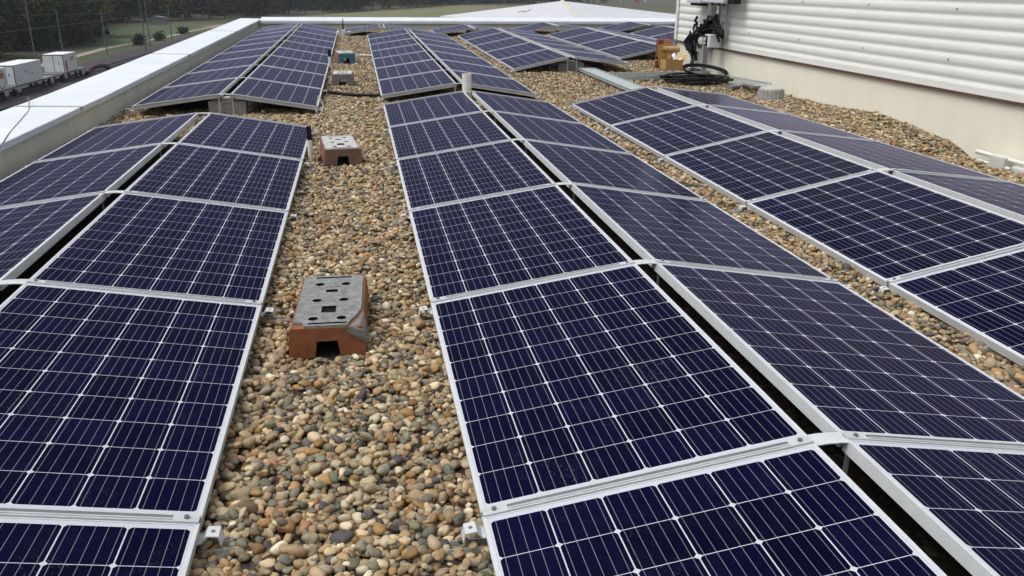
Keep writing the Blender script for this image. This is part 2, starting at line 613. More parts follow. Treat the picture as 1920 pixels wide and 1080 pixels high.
def gravel():
    rects = []      # x0,x1,y0,y1
    rects += [(-0.60, 0.42, 1.25, 8.8), (-0.62, 0.40, 8.8, 26.2)]
    rects += [(2.20, 2.74, 2.4, 10.2)]
    rects += [(4.55, 5.98, 3.9, 15.6)]
    rects += [(-2.77, -0.6, 8.45, 10.7), (-2.77, -2.42, 4.2, 8.45), (-2.77, -2.42, 10.7, 15)]
    rects += [(0.42, 2.2, 9.9, 11.9), (2.2, 4.55, 10.1, 15.2)]
    rects += [(2.2, 2.8, 15.2, 22.8), (4.55, 5.3, 15.6, 23.5), (5.3, 5.98, 15.6, 17.2), (-0.4, 5.9, 22.4, 26.2)]
    rects += [(1.24, 1.37, 9.6, 10.6)]
    X, Y = [], []
    for (x0, x1, y0, y1) in rects:
        a = (x1 - x0) * (y1 - y0)
        yc = 0.5 * (y0 + y1)
        # candidates; thinned by distance afterwards
        n = int(a * 3900)
        X.append(NR.uniform(x0, x1, n))
        Y.append(NR.uniform(y0, y1, n))
    X = np.concatenate(X)
    Y = np.concatenate(Y)
    keep = NR.uniform(size=len(X)) < np.where(Y < 6, 1.0, np.where(Y < 11.5, 0.55, np.where(Y < 16, 0.30, 0.21)))
    X, Y = X[keep], Y[keep]
    o = NR.permutation(len(X))
    X, Y = X[o], Y[o]
    n = len(X)
    r = np.exp(NR.normal(math.log(0.0130), 0.24, n)).clip(0.0075, 0.023)
    r *= np.where(Y < 6, 1.0, np.where(Y < 11.5, 1.12, np.where(Y < 16, 1.3, 1.45)))
    big = np.argsort(-r[: n // 2])
    # heights settle on a grid
    cs = 0.009
    gx0, gy0 = -2.85, 1.0
    W_, H_ = int((6.15 - gx0) / cs) + 4, int((26.4 - gy0) / cs) + 4
    hg = np.zeros((H_, W_), np.float32)
    Z = np.zeros(n)
    flat = NR.uniform(0.50, 0.85, n)
    for i in range(n):
        x, y, ri = X[i], Y[i], r[i]
        best = None
        for t in range(2):
            xx = x + (0 if t == 0 else ri * 1.6 * math.cos(i * 2.4))
            yy = y + (0 if t == 0 else ri * 1.6 * math.sin(i * 2.4))
            k = max(1, int(ri * 0.75 / cs))
            cx, cy = int((xx - gx0) / cs), int((yy - gy0) / cs)
            if cx - k < 0 or cy - k < 0 or cx + k + 1 >= W_ or cy + k + 1 >= H_:
                continue
            sl = hg[cy - k: cy + k + 1, cx - k: cx + k + 1]
            h = float(sl.mean()) * 0.75 + float(sl.max()) * 0.25
            if best is None or h < best[0]:
                best = (h, xx, yy, k, cx, cy)
        if best is None:
            continue
        h, xx, yy, k, cx, cy = best
        X[i], Y[i] = xx, yy
        Z[i] = h + ri * flat[i] * 0.62
        hg[cy - k: cy + k + 1, cx - k: cx + k + 1] = np.maximum(hg[cy - k: cy + k + 1, cx - k: cx + k + 1], h + ri * flat[i] * 1.25)
    # keep the mean surface at the gravel level
    Z -= 0.036
    ok = (Z < 0.06) & (X < 5.985) & (X > -2.775)
    for bx0, bx1, by0, by1 in ((-0.36, -0.03, 3.25, 3.93), (-0.38, -0.05, 7.2, 7.85), (-0.38, -0.06, 12.9, 13.5), (-0.37, -0.03, 16.3, 16.9)):
        ok &= ~((X > bx0) & (X < bx1) & (Y > by0) & (Y < by1))
    hollow = (X > 5.80) & (Y < 7.3)
    ok &= ~hollow
    X, Y, Z, r, flat = X[ok], Y[ok], Z[ok], r[ok], flat[ok]
    G = np.array([gz(a, b) for a, b in zip(X, Y)])
    Z = Z + G
    st = NR.uniform(size=len(X))
    tone = NR.uniform(0.58, 1.24, len(X))
    VV, FF, AS, AT = [], [], [], []
    off = 0
    for lo, hi, sub, nb in ((0, 3.6, 3, 24), (3.6, 11.5, 2, 24), (11.5, 99, 1, 16)):
        s = (Y >= lo) & (Y < hi)
        N = int(s.sum())
        if not N:
            continue
        B, Fc = base_shapes(sub, nb)
        bi = NR.integers(0, nb, N)
        sc = np.stack([r[s] * NR.uniform(1.0, 1.45, N), r[s] * NR.uniform(0.8, 1.05, N), r[s] * flat[s]], 1)
        P = B[bi] * sc[:, None, :]
        # tilt, then turn
        t1, t2, az = NR.normal(0, 0.32, N), NR.normal(0, 0.32, N), NR.uniform(0, 6.283, N)
        c, sn = np.cos(t1)[:, None], np.sin(t1)[:, None]
        y_, z_ = P[..., 1] * c - P[..., 2] * sn, P[..., 1] * sn + P[..., 2] * c
        c, sn = np.cos(t2)[:, None], np.sin(t2)[:, None]
        x_, z_ = P[..., 0] * c + z_ * sn, -P[..., 0] * sn + z_ * c
        c, sn = np.cos(az)[:, None], np.sin(az)[:, None]
        x2, y2 = x_ * c - y_ * sn, x_ * sn + y_ * c
        Q = np.stack([x2 + X[s][:, None], y2 + Y[s][:, None], z_ + Z[s][:, None]], -1)
        nv = B.shape[1]
        VV.append(Q.reshape(-1, 3))
        FF.append((Fc[None] + (np.arange(N) * nv)[:, None, None]).reshape(-1, 3) + off)
        AS.append(np.repeat(st[s], len(Fc)))
        AT.append(np.repeat(tone[s], len(Fc)))
        off += N * nv
    me = mesh_np('gravel', np.concatenate(VV), np.concatenate(FF), M['stone'], True,
                 {'stone': ('FACE', np.concatenate(AS)), 'tone': ('FACE', np.concatenate(AT))})
    o = link('gravel', me)
    kind(o, 'stuff')
    print('pebbles', len(X), 'faces', len(me.polygons))


gravel()


# ------------------------------------------------------------------ parapets
def parapet(name, label, segs, wall_box, fascia):
    t = thing(name, label, 'parapet', (0, 0, 0))
    return t


def build_parapets():
    t = thing('parapet', 'long pale parapet with white metal coping beside the outermost panel row', 'parapet', (-3.0, 13, 0))
    # wall: its inner face rises with the roof
    def put(mb, nm, mt):
        o = mb.obj(nm, mt, t)
        o.matrix_parent_inverse = Matrix.Translation((3.0, -13, 0))
        return o
    m = MB()
    prof = []
    ys = [0.2, 10, 26.9]
    vs, fs = [], []
    for y in ys:
        top = 0.228 + zr(y)
        vs += [(-3.27, y, GZ), (-2.78, y, GZ), (-2.78, y, top), (-3.27, y, top)]
    for i in range(len(ys) - 1):
        a, b_ = i * 4, (i + 1) * 4
        for k in range(4):
            fs.append((a + k, a + (k + 1) % 4, b_ + (k + 1) % 4, b_ + k))
    fs += [(3, 2, 1, 0), (8, 9, 10, 11)]
    m.add(vs, fs)
    put(m, 'wall', M['parapet'])
    seams = [0.2, 3.1, 9.05, 15.0, 21.0, 26.92]
    for a, b_ in zip(seams[:-1], seams[1:]):
        m = MB()
        a2, b2 = a + 0.008, b_ - 0.008
        sect = lambda y: [(-2.742, 0.215 + zr(y)), (-2.738, 0.266 + zr(y)), (-2.752, 0.272 + zr(y)), (-3.345, 0.283 + zr(y)), (-3.355, 0.275 + zr(y)),
                          (-3.352, 0.20 + zr(y)), (-3.345, 0.20 + zr(y)), (-3.343, 0.26 + zr(y)), (-2.75, 0.25 + zr(y)), (-2.750, 0.215 + zr(y))]
        yy = [a2, 10.0, b2] if a2 < 10 < b2 else [a2, b2]
        vs, fs = [], []
        for y in yy:
            vs += [(p[0], y, p[1]) for p in sect(y)]
        k = 10
        for i in range(len(yy) - 1):
            for j in range(k):
                fs.append((i * k + j, (i + 1) * k + j, (i + 1) * k + (j + 1) % k, i * k + (j + 1) % k))
        fs += [tuple(range(k)), tuple(range((len(yy) - 1) * k + k - 1, (len(yy) - 1) * k - 1, -1))]
        m.add(vs, fs)
        put(m, 'coping', M['coping'])
    m = MB()                      # dark joint straps under the coping joints
    for y in seams[1:-1]:
        m.box(-3.34, -2.749, y - 0.04, y + 0.04, 0.2515 + zr(y), 0.2695 + zr(y))
    put(m, 'joint_strap', M['slot'])
    for y in seams[1:-1]:
        m = MB()
        q = [(-2.734, 0.238), (-2.733, 0.272), (-2.752, 0.2765), (-3.345, 0.2875), (-3.358, 0.28), (-3.35, 0.272), (-2.75, 0.262), (-2.7395, 0.238)]
        n_ = len(q)
        m.add([(p[0], y - 0.03, p[1] + zr(y)) for p in q] + [(p[0], y + 0.03, p[1] + zr(y)) for p in q],
              [(k, n_ + k, n_ + (k + 1) % n_, (k + 1) % n_) for k in range(n_)] + [tuple(range(n_)), tuple(range(2 * n_ - 1, n_ - 1, -1))])
        put(m, 'cover_strip', M['conduit'])
    m = MB()
    m.box(-2.785, -2.778, 15.25, 15.268, -0.05, 0.24)
    put(m, 'wall_joint', M['slot'])
    # far parapet across the roof end
    t2 = thing('parapet', 'low pale parapet with white coping crossing the far roof end', 'parapet', (4.0, 26.6, 0))
    z0 = zr(26.3)
    def put2(mb, nm, mt):
        o = mb.obj(nm, mt, t2)
        o.matrix_parent_inverse = Matrix.Translation((-4.0, -26.6, 0))
        return o
    put2(MB().box(-2.779, 13.0, 26.34, 26.84, GZ, z0 + 0.20), 'wall', M['parapet'])
    xs = [-2.735, -0.9, 2.1, 5.1, 8.1, 13.0]
    for a, b_ in zip(xs[:-1], xs[1:]):
        m = MB()
        rr = Matrix.Rotation(-math.pi / 2, 4, 'Z')
        prof = [(26.29, z0 + 0.165), (26.29, z0 + 0.235), (26.31, z0 + 0.262), (26.90, z0 + 0.325), (26.91, z0 + 0.31), (26.91, z0 + 0.24), (26.90, z0 + 0.24), (26.89, z0 + 0.30), (26.30, z0 + 0.225), (26.30, z0 + 0.165)]
        n = len(prof)
        vs = [(a + 0.003, p[0], p[1]) for p in prof] + [(b_ - 0.003, p[0], p[1]) for p in prof]
        fs = [(j, (j + 1) % n, n + (j + 1) % n, n + j) for j in range(n)] + [tuple(range(n - 1, -1, -1)), tuple(range(n, 2 * n))]
        m.add(vs, fs)
        put2(m, 'coping', M['coping'])


build_parapets()


# ------------------------------------------------------------------ clad building on the right
def build_clad():
    t = thing('roof_building', 'white corrugated clad building on a cream rendered plinth', 'building', (6.0, 9, 0))
    inv = Matrix.Translation((-6.0, -9, 0))

    def put(mb, nm, mt):
        o = mb.obj(nm, mt, t)
        o.matrix_parent_inverse = inv
        return o
    Y0, Y1, X1 = 1.0, 15.66, 13.0
    put(MB().box(6.0, X1 - 0.02, Y0 + .02, Y1 + 0.012, -0.4, 0.452), 'plinth', M['plinth'])
    # profiled sheet: horizontal waves, broad crest and narrow valley
    zs = np.linspace(0.545, 3.6, 470)
    prof = []
    for z in zs:
        ph = ((z - 0.60) / 0.1225) % 1.0
        d = abs((ph + 0.5) % 1.0 - 0.5) * 2          # 0 in the valley, 1 on the crest
        prof.append((5.972 - 0.011 * (0.5 - 0.5 * math.cos(math.pi * min(1, d * 1.12) ** 0.8)), z))
    n = len(prof)
    vs = [(p[0], Y0, p[1]) for p in prof] + [(p[0], Y1, p[1]) for p in prof]
    m = MB()
    m.add(vs, [(i, i + 1, n + i + 1, n + i) for i in range(n - 1)], True)
    # returning end face
    vs = [(p[0], Y1 + 0.001, p[1]) for p in prof] + [(X1, Y1 + 0.001, p[1]) for p in prof]
    m.add(vs, [(i, i + 1, n + i + 1, n + i) for i in range(n - 1)])
    put(m, 'cladding', M['cladding'])
    put(MB().box(5.962, 5.975, Y0, Y1, 0.488, 0.560), 'drip_edge', M['cladding'])
    put(MB().box(5.968, 6.003, Y0, Y1, 0.456, 0.4875), 'flashing', M['rust'])
    put(MB().box(5.90, X1 + .05, Y0 - .05, Y1 + .05, 3.6, 3.75), 'roof', M['coping'])
    put(MB().box(5.925, 5.949, Y1 - 0.06, Y1 + 0.02, 0.50, 3.6), 'corner_trim', M['cladding'])
    m = MB()
    for y in (14.1, 11.0, 7.9, 4.8):
        for k in range(1, 24, 4):
            z = 0.66 + 0.1225 * k
            for dy in (0.0, 1.55):
                m.cyl((5.958, y - dy + 0.06 * math.sin(k * 3.1), z + 0.0), (5.946, y - dy + 0.06 * math.sin(k * 3.1), z), 0.007, n=8)
    put(m, 'fixing_screws', M['steel'])


build_clad()


# ------------------------------------------------------------------ solar panels
WP, LP, PITCH_P, TH = 0.99, 1.65, 1.67, 0.040


def frame_mesh():
    m = MB()
    lip, w_, h = 0.0125, WP, LP / 2
    ch = 0.0015
    def ring(i, z):
        return [(i, -h + i, z), (w_ - i, -h + i, z), (w_ - i, h - i, z), (i, h - i, z)]
    rings = [ring(0.0, -TH), ring(0.0, -ch), ring(ch, 0.0), ring(lip, 0.0), ring(lip, -0.004), ring(0.002, -0.006), ring(0.002, -TH), ]
    vs = sum(rings, [])
    fs = []
    for k in range(len(rings)):
        a, b_ = k * 4, ((k + 1) % len(rings)) * 4
        for i in range(4):
            j = (i + 1) % 4
            fs.append((a + i, a + j, b_ + j, b_ + i))
    m.add(vs, fs)
    return m.mesh('frame', M['frame'])


def glass_mesh():
    m = MB()
    i = 0.0124
    h = LP / 2
    m.add([(i, -h + i, -0.0018), (WP - i, -h + i, -0.0018), (WP - i, h - i, -0.0018), (i, h - i, -0.0018)], [(0, 1, 2, 3)])
    return m.mesh('cell_glass', M['cells'])


def back_mesh():
    m = MB()
    i = 0.0026
    h = LP / 2
    m.add([(i, -h + i, -0.0062), (i, h - i, -0.0062), (WP - i, h - i, -0.0062), (WP - i, -h + i, -0.0062)], [(0, 1, 2, 3)])
    m.box(0.80, 0.92, -0.06, 0.06, -0.028, -0.0064)
    return m.mesh('back_sheet', M['backsheet'])


ME_FRAME, ME_GLASS, ME_BACK = frame_mesh(), glass_mesh(), back_mesh()

# section: x of the outer low edge, z there, tilt W, tilt E, ridge gap
SEC = {'mid': (0.275, 0.080, 0.148, 0.155, 0.101), 'wall': (2.619, 0.051, 0.207, 0.120, 0.114), 'par': (-2.559, 0.108, 0.130, 0.165, 0.111),
       'std': (0.0, 0.075, 0.150, 0.150, 0.105)}
ORD = ['first', 'second', 'third', 'fourth', 'fifth', 'sixth', 'seventh', 'eighth', 'ninth', 'tenth']
FACE = {'W': 'parapet-facing slope', 'E': 'building-facing slope'}
panel_proto = None
N_PANEL = 0


def copy_thing(root):
    r = root.copy()
    COL.objects.link(r)
    for ch in list(root.children):
        c = ch.copy()
        COL.objects.link(c)
        c.parent = r
        for g in list(ch.children):
            d = g.copy()
            COL.objects.link(d)
            d.parent = c
    return r


def make_panel():
    p = thing('solar_panel', '', 'solar panel')
    link('frame', ME_FRAME, p)
    g = link('cell_glass', ME_GLASS, p)
    link('back_sheet', ME_BACK, p)
    return p


def panel(side, x, y, z, tilt, slope_y, label, group):
    global panel_proto, N_PANEL
    if panel_proto is None:
        panel_proto = make_panel()
        p = panel_proto
    else:
        p = copy_thing(panel_proto)
    N_PANEL += 1
    jit = rng.gauss(0, 0.0018)
    if side == 'W':
        m = Matrix.Rotation(math.atan(slope_y), 4, 'X') @ Matrix.Rotation(-(tilt + jit), 4, 'Y')
    else:
        m = Matrix.Rotation(math.atan(slope_y), 4, 'X') @ Matrix.Rotation(math.pi, 4, 'Z') @ Matrix.Rotation(-(tilt + jit), 4, 'Y')
    p.matrix_world = Matrix.Translation((x, y, z)) @ m
    tag(p, label, 'solar panel', group)
    return p


support_cache = {}


def clamp_mesh():
    m = MB()
    m.cbox(0.004, WP - 0.004, -0.017, 0.017, 0.001, 0.0065, 0.0012)
    m.box(0.075, WP - 0.075, -0.0115, -0.0065, 0.0064, 0.0095)
    m.box(0.075, WP - 0.075, 0.0065, 0.0115, 0.0064, 0.0095)
    return m.mesh('clamp_strip', M['clamp'])


def groove_mesh():
    return MB().box(0.075, WP - 0.075, -0.0064, 0.0064, 0.0060, 0.0075).mesh('groove', M['slot'])


def screw_mesh():
    m = MB()
    m.cyl((0, 0, 0.006), (0, 0, 0.013), 0.007, n=10)
    m.cyl((0, 0, 0.0128), (0, 0, 0.0132), 0.004, n=6)
    return m.mesh('screw', M['steel'])


def strap_profile(pts, th, y0, y1):
    """bent strap in the xz plane"""
    m = MB()
    n = len(pts)
    up, dn = [], []
    for i, p in enumerate(pts):
        a = Vector(pts[max(i - 1, 0)])
        b_ = Vector(pts[min(i + 1, n - 1)])
        d = (b_ - a).normalized()
        nr = Vector((-d.y, d.x))
        up.append((p[0] + nr.x * th / 2, p[1] + nr.y * th / 2))
        dn.append((p[0] - nr.x * th / 2, p[1] - nr.y * th / 2))
    for i in range(n - 1):
        q = [up[i], up[i + 1], dn[i + 1], dn[i]]
        vs = [(a[0], y0, a[1]) for a in q] + [(a[0], y1, a[1]) for a in q]
        m.add(vs, [(0, 1, 2, 3), (7, 6, 5, 4), (0, 4, 5, 1), (1, 5, 6, 2), (2, 6, 7, 3), (3, 7, 4, 0)])
    return m


def tab_meshes():
    # local: +x points away from the panel, origin at the low frame edge
    m = strap_profile([(-0.03, -0.042), (0.004, -0.040), (0.020, -0.018), (0.050, -0.022), (0.056, -0.050)], 0.004, -0.024, 0.024)
    tab = m.mesh('end_tab', M['frame'])
    m = MB()
    m.cyl((0.034, 0, -0.0205), (0.0345, 0, -0.0170), 0.006, n=10)
    hole = m.mesh('bolt', M['steel'])
    m = MB()
    m.box(-0.25, 0.100, -0.020, -0.0175, -0.092, -0.066)
    m.box(-0.25, 0.100, 0.0175, 0.020, -0.092, -0.066)
    m.box(-0.25, 0.100, -0.0174, 0.0174, -0.092, -0.089)
    rail = m.mesh('base_channel', M['galv'])
    return tab, hole, rail


ME_CLAMP, ME_GROOVE, ME_SCREW = clamp_mesh(), groove_mesh(), screw_mesh()
ME_TAB, ME_TABBOLT, ME_CHANNEL = tab_meshes()


def ridge_mesh(key, gap):
    if key in support_cache:
        return support_cache[key]
    h = gap / 2
    pts = [(-h - 0.045, -0.006), (-h, 0.0015), (-h * 0.4, 0.004), (h * 0.4, 0.004), (h, 0.0015), (h + 0.045, -0.006)]
    m = strap_profile([(x, z - 0.004) for x, z in pts], 0.003, -0.030, 0.030)
    me = m.mesh('ridge_plate', M['frame'])
    m = MB()
    for sx in (-1, 1):
        m.box(sx * (h + 0.02) - 0.004, sx * (h + 0.02) + 0.004, -0.014, 0.014, -1.0, -0.012)
    lg = m.mesh('legs', M['clamp'])
    support_cache[key] = me
    return me


def leg_mesh(hh):
    k = ('leg', round(hh, 2))
    if k not in support_cache:
        m = MB()
        m.box(-0.0015, 0.0015, -0.007, 0.007, -hh, -0.012)
        m.box(-0.006, 0.006, -0.0085, -0.0072, -hh, -0.030)
        m.box(-0.03, 0.03, -0.02, 0.02, -hh, -hh + 0.004)
        support_cache[k] = m.mesh('leg', M['clamp'])
    return support_cache[k]


def array_row(nm, sec, x0, y0, j_w, j_e, row_label, group, detail, dz=0.0, joints=None, end_ballast=False):
    """j_w / j_e: indices of the panels present on the two slopes; y0 = where panel 0 starts"""
    _, zl, tw, te, gap = SEC[sec]
    xl = x0
    xr = x0 + WP * math.cos(tw)
    zt = zl + WP * math.sin(tw)
    xr2 = xr + gap
    xe = xr2 + WP * math.cos(te)
    ze = zt - WP * math.sin(te)
    rise = lambda y: zr(y)
    for side, js in (('W', j_w), ('E', j_e)):
        for i, j in enumerate(js):
            yc = y0 + (j + 0.5) * PITCH_P
            sl = 0.0075 if yc > 10 else 0.0
            lab = f'{ORD[i]} panel from the near end, {FACE[side]} of {row_label}'
            if side == 'W':
                panel('W', xl, yc, zl + rise(yc), tw, sl, lab, group)
            else:
                panel('E', xe, yc, ze + rise(yc), te, sl, lab, group)
    allj = sorted(set(j_w) | set(j_e))
    js = joints if joints is not None else range(allj[0], allj[-1] + 2)
    for i, j in enumerate(js):
        yj = y0 + j * PITCH_P
        z = rise(yj)
        end = (j == allj[0]) or (j == allj[-1] + 1)
        yj2 = yj + (0.012 if j == allj[0] and j_w and y0 > 5 else (-0.012 if j == allj[-1] + 1 else 0))
        t = thing('panel_support', f'aluminium clamp support at the {ORD[i]} joint of {row_label}', 'panel support',
                  ((xr + xr2) / 2, yj2, z), 'panel supports of ' + row_label)
        inv = t.location.copy()

        def put(name, me, mloc):
            o = link(name, me, t)
            o.matrix_local = Matrix.Translation((-inv.x, -inv.y, -inv.z)) @ mloc
            return o
        sl = Matrix.Rotation(math.atan(0.0075 if yj > 10 else 0), 4, 'X')
        for side in 'WE':
            jj = j_w if side == 'W' else j_e
            if not (j in jj or (j - 1) in jj):
                continue
            if side == 'W':
                mm = Matrix.Translation((xl, yj2, zl + z)) @ sl @ Matrix.Rotation(-tw, 4, 'Y')
            else:
                mm = Matrix.Translation((xe, yj2, ze + z)) @ sl @ Matrix.Rotation(math.pi, 4, 'Z') @ Matrix.Rotation(-te, 4, 'Y')
            cl = put('clamp_strip', ME_CLAMP, mm)
            if detail:
                g = link('groove', ME_GROOVE, cl)
                for sx in (0.038, WP - 0.038):
                    s = link('screw', ME_SCREW, cl)
                    s.location = (sx, 0, 0)
            if side == 'W':
                mt = Matrix.Translation((xl, yj2 - 0.03, zl + z)) @ Matrix.Rotation(math.pi, 4, 'Z')
            else:
                mt = Matrix.Translation((xe, yj2 - 0.03, ze + z))
            tb = put('end_tab', ME_TAB, mt)
            if detail:
                link('bolt', ME_TABBOLT, tb)
                put('base_channel', ME_CHANNEL, mt @ Matrix.Translation((0, 0, 0.075 - (zl if side == 'W' else ze))))
        if j_w and j_e:
            put('ridge_plate', ridge_mesh(sec, gap), Matrix.Translation(((xr + xr2) / 2, yj2 - 0.0, zt + z)))
            for sx in (-1, 1):
                put('leg', leg_mesh(zt + 0.0), Matrix.Translation(((xr + xr2) / 2 + sx * (gap / 2 + 0.02), yj2, zt + z)))
    return dict(xr=xr, xr2=xr2, zt=zt, xe=xe)


Y1_ = 1.953
geo_mid = array_row('mid', 'mid', 0.275, Y1_ - PITCH_P, range(0, 6), range(0, 6), 'the near middle row', 'panels of the near middle row', True, joints=range(1, 7))
geo_wall = array_row('wall', 'wall', 2.619, Y1_ - PITCH_P + 0.004, range(1, 6), range(2, 6), 'the near row beside the cladding', 'panels of the near row beside the cladding', True, joints=range(2, 7))
geo_par = array_row('par', 'par', -2.559, 2.059 - PITCH_P, range(2, 5), range(0, 5), 'the near row beside the parapet', 'panels of the near row beside the parapet', True, joints=range(1, 6))
array_row('fpar', 'par', -2.559, 10.20, range(0, 9), range(0, 9), 'the far row beside the parapet', 'panels of the far row beside the parapet', False)
array_row('fmid', 'mid', 0.275, 11.08, range(0, 7), range(0, 7), 'the far middle row', 'panels of the far middle row', False)
array_row('fr1', 'wall', 2.62, 14.45, range(0, 5), range(0, 5), 'the row behind the cable tray', 'panels of the row behind the cable tray', False)
array_row('fr2', 'wall', 5.12, 16.45, range(0, 4), range(0, 4), 'the row just behind the cardboard box', 'panels of the row behind the cardboard box', False)
array_row('fr3', 'wall', 7.68, 20.5, range(0, 2), range(0, 2), 'the row behind the building', 'panels of the row half hidden by the cladding', False)
array_row('b1', 'std', -0.33, 23.4, range(0, 1), range(0, 1), 'the smallest pair by the dark rod', 'panels of the pairs at the far parapet', False)
array_row('b2', 'std', 2.10, 23.3, range(0, 1), range(0, 1), 'the pair behind the far middle row', 'panels of the pairs at the far parapet', False)
array_row('b3', 'wall', 4.57, 24.0, range(0, 1), range(0, 1), 'the far pair below the roof tip', 'panels of the pairs at the far parapet', False)
array_row('b4', 'wall', 7.45, 24.55, range(0, 1), range(0, 1), 'the far pair closest to the cladding', 'panels of the pairs at the far parapet', False)


# ------------------------------------------------------------------ ballast blocks under two ridge ends, vent pipe, roof pipes
def ballast(label, x, y, wx, h=0.17, mat='concrete_dark'):
    m = MB()
    m.cbox(-wx / 2, wx / 2, -0.10, 0.10, -0.02, h, 0.012)
    m.cbox(-wx / 2 + 0.03, wx / 2 - 0.05, -0.085, 0.09, h + 0.001, h + 0.035, 0.008)
    o = m.obj('ballast_block', M[mat])
    o.location = (x, y, zr(y))
    tag(o, label, 'concrete block')


ballast('grey concrete ballast under the ridge of the far row beside the parapet', -1.52, 10.36, 0.42, 0.15, 'concrete')
ballast('dark concrete ballast under the ridge end behind the cable tray', 3.65, 14.62, 0.46, 0.14)
ballast('dark ballast block under the small pair behind the far middle row', 3.13, 23.5, 0.40, 0.12)


def pipe(label, x, y, h, rad, cap=None, mat='white_plastic', name='roof_pipe'):
    t = thing(name, label, 'pipe', (x, y, zr(y)))
    m = MB()
    m.cyl((0, 0, -0.03), (0, 0, h), rad, n=24, caps=False)
    m.cyl((0, 0, h), (0, 0, h - 0.03), rad * 0.86, n=24, caps=False)
    n = 24
    vs = [(rad * math.cos(6.28318 * i / n), rad * math.sin(6.28318 * i / n), h) for i in range(n)] + [(rad * .86 * math.cos(6.28318 * i / n), rad * .86 * math.sin(6.28318 * i / n), h) for i in range(n)]
    m.add(vs, [(i, (i + 1) % n, n + (i + 1) % n, n + i) for i in range(n)])
    m.obj('tube', M[mat], t)
    if cap:
        MB().cyl((0, 0, h - 0.005), (0, 0, h + cap), rad * 1.06, rad * 1.02, n=20).obj('cap', M['black_plastic'], t)
    else:
        MB().cyl((0, 0, h - 0.028), (0, 0, h - 0.024), rad * 0.85, n=20).obj('inner_plug', M['concrete_dark'], t)
    return t


pipe('short white vent pipe standing in the ridge between two middle rows', 1.305, 10.42, 0.42, 0.058, name='vent_pipe')
pipe('white pipe stub with a black cap beside the nearer red block', -0.445, 7.42, 0.185, 0.021, 0.11)
pipe('white pipe stub with a black cap beside the blue-ended block', -0.475, 15.35, 0.20, 0.026, 0.11)


def rod():
    t = thing('lightning_rod', 'short dark rod on a pale foot below the far parapet', 'rod', (-0.335, 23.55, zr(23.5)))
    m = MB()
    m.cyl((0, 0, 0.10), (0, 0, 0.44), 0.022, 0.010, n=10)
    m.obj('rod', M['black_plastic'], t)
    m = MB()
    m.cbox(-0.05, 0.05, -0.05, 0.05, -0.02, 0.16, 0.01)
    m.cbox(-0.20, -0.10, -0.05, 0.05, -0.02, 0.11, 0.01)
    m.cbox(0.10, 0.2, -0.05, 0.05, -0.02, 0.12, 0.01)
    m.obj('foot', M['white_plastic'], t)


rod()


# ------------------------------------------------------------------ hollow paving blocks in the aisle
def mat_block(name, col, top=False):
    b = NB(name)
    f = b.noise(14, 7, 0.7)
    base = b.ramp(f, [(0.28, tuple(x * 0.55 for x in col)), (0.5, col), (0.75, tuple(min(1, x * 1.25) for x in col))])
    g = b.noise(5.5, 5, 0.6)
    stain = b.ramp(g, [(0.52, (0, 0, 0)), (0.66, (1, 1, 1))])
    b.set(Base_Color=b.mix(b.math('MULTIPLY', stain, 0.6), base, (0.10, 0.09, 0.08, 1)), Roughness=0.85)
    b.bump(b.noise(150, 5, 0.7), 0.5, 0.004)
    return b.m


M['blk_rust'] = mat_block('rust_brown_moulding', (0.23, 0.080, 0.028))
M['blk_red'] = mat_block('brick_red_moulding', (0.26, 0.095, 0.065))
M['blk_brown'] = mat_block('brown_moulding', (0.17, 0.10, 0.07))
M['blk_grey'] = mat_block('grey_moulding', (0.17, 0.165, 0.155))
M['blk_blue'] = mat_block('blue_moulding', (0.05, 0.15, 0.21))
M['blk_top'] = mat_simple('grey_block_top', (0.22, 0.23, 0.222), 0.9, 0, 0.38, 26, 0.9, 120)
M['blk_top_pale'] = mat_simple('pale_block_top', (0.44, 0.44, 0.42), 0.85, 0, 0.25, 20, 0.5, 140)
M['hole'] = mat_simple('hole_shade', (0.008, 0.008, 0.008), 0.95, spec=0.1)  # black colour stands in for deep shade inside the shallow recesses


def circle(cx, cy, r, n=18, ry=None):
    ry = ry or r
    return [(cx + r * math.cos(2 * math.pi * i / n), cy + ry * math.sin(2 * math.pi * i / n)) for i in range(n)]


def rect(x0, x1, y0, y1):
    return [(x0, y0), (x1, y0), (x1, y1), (x0, y1)]


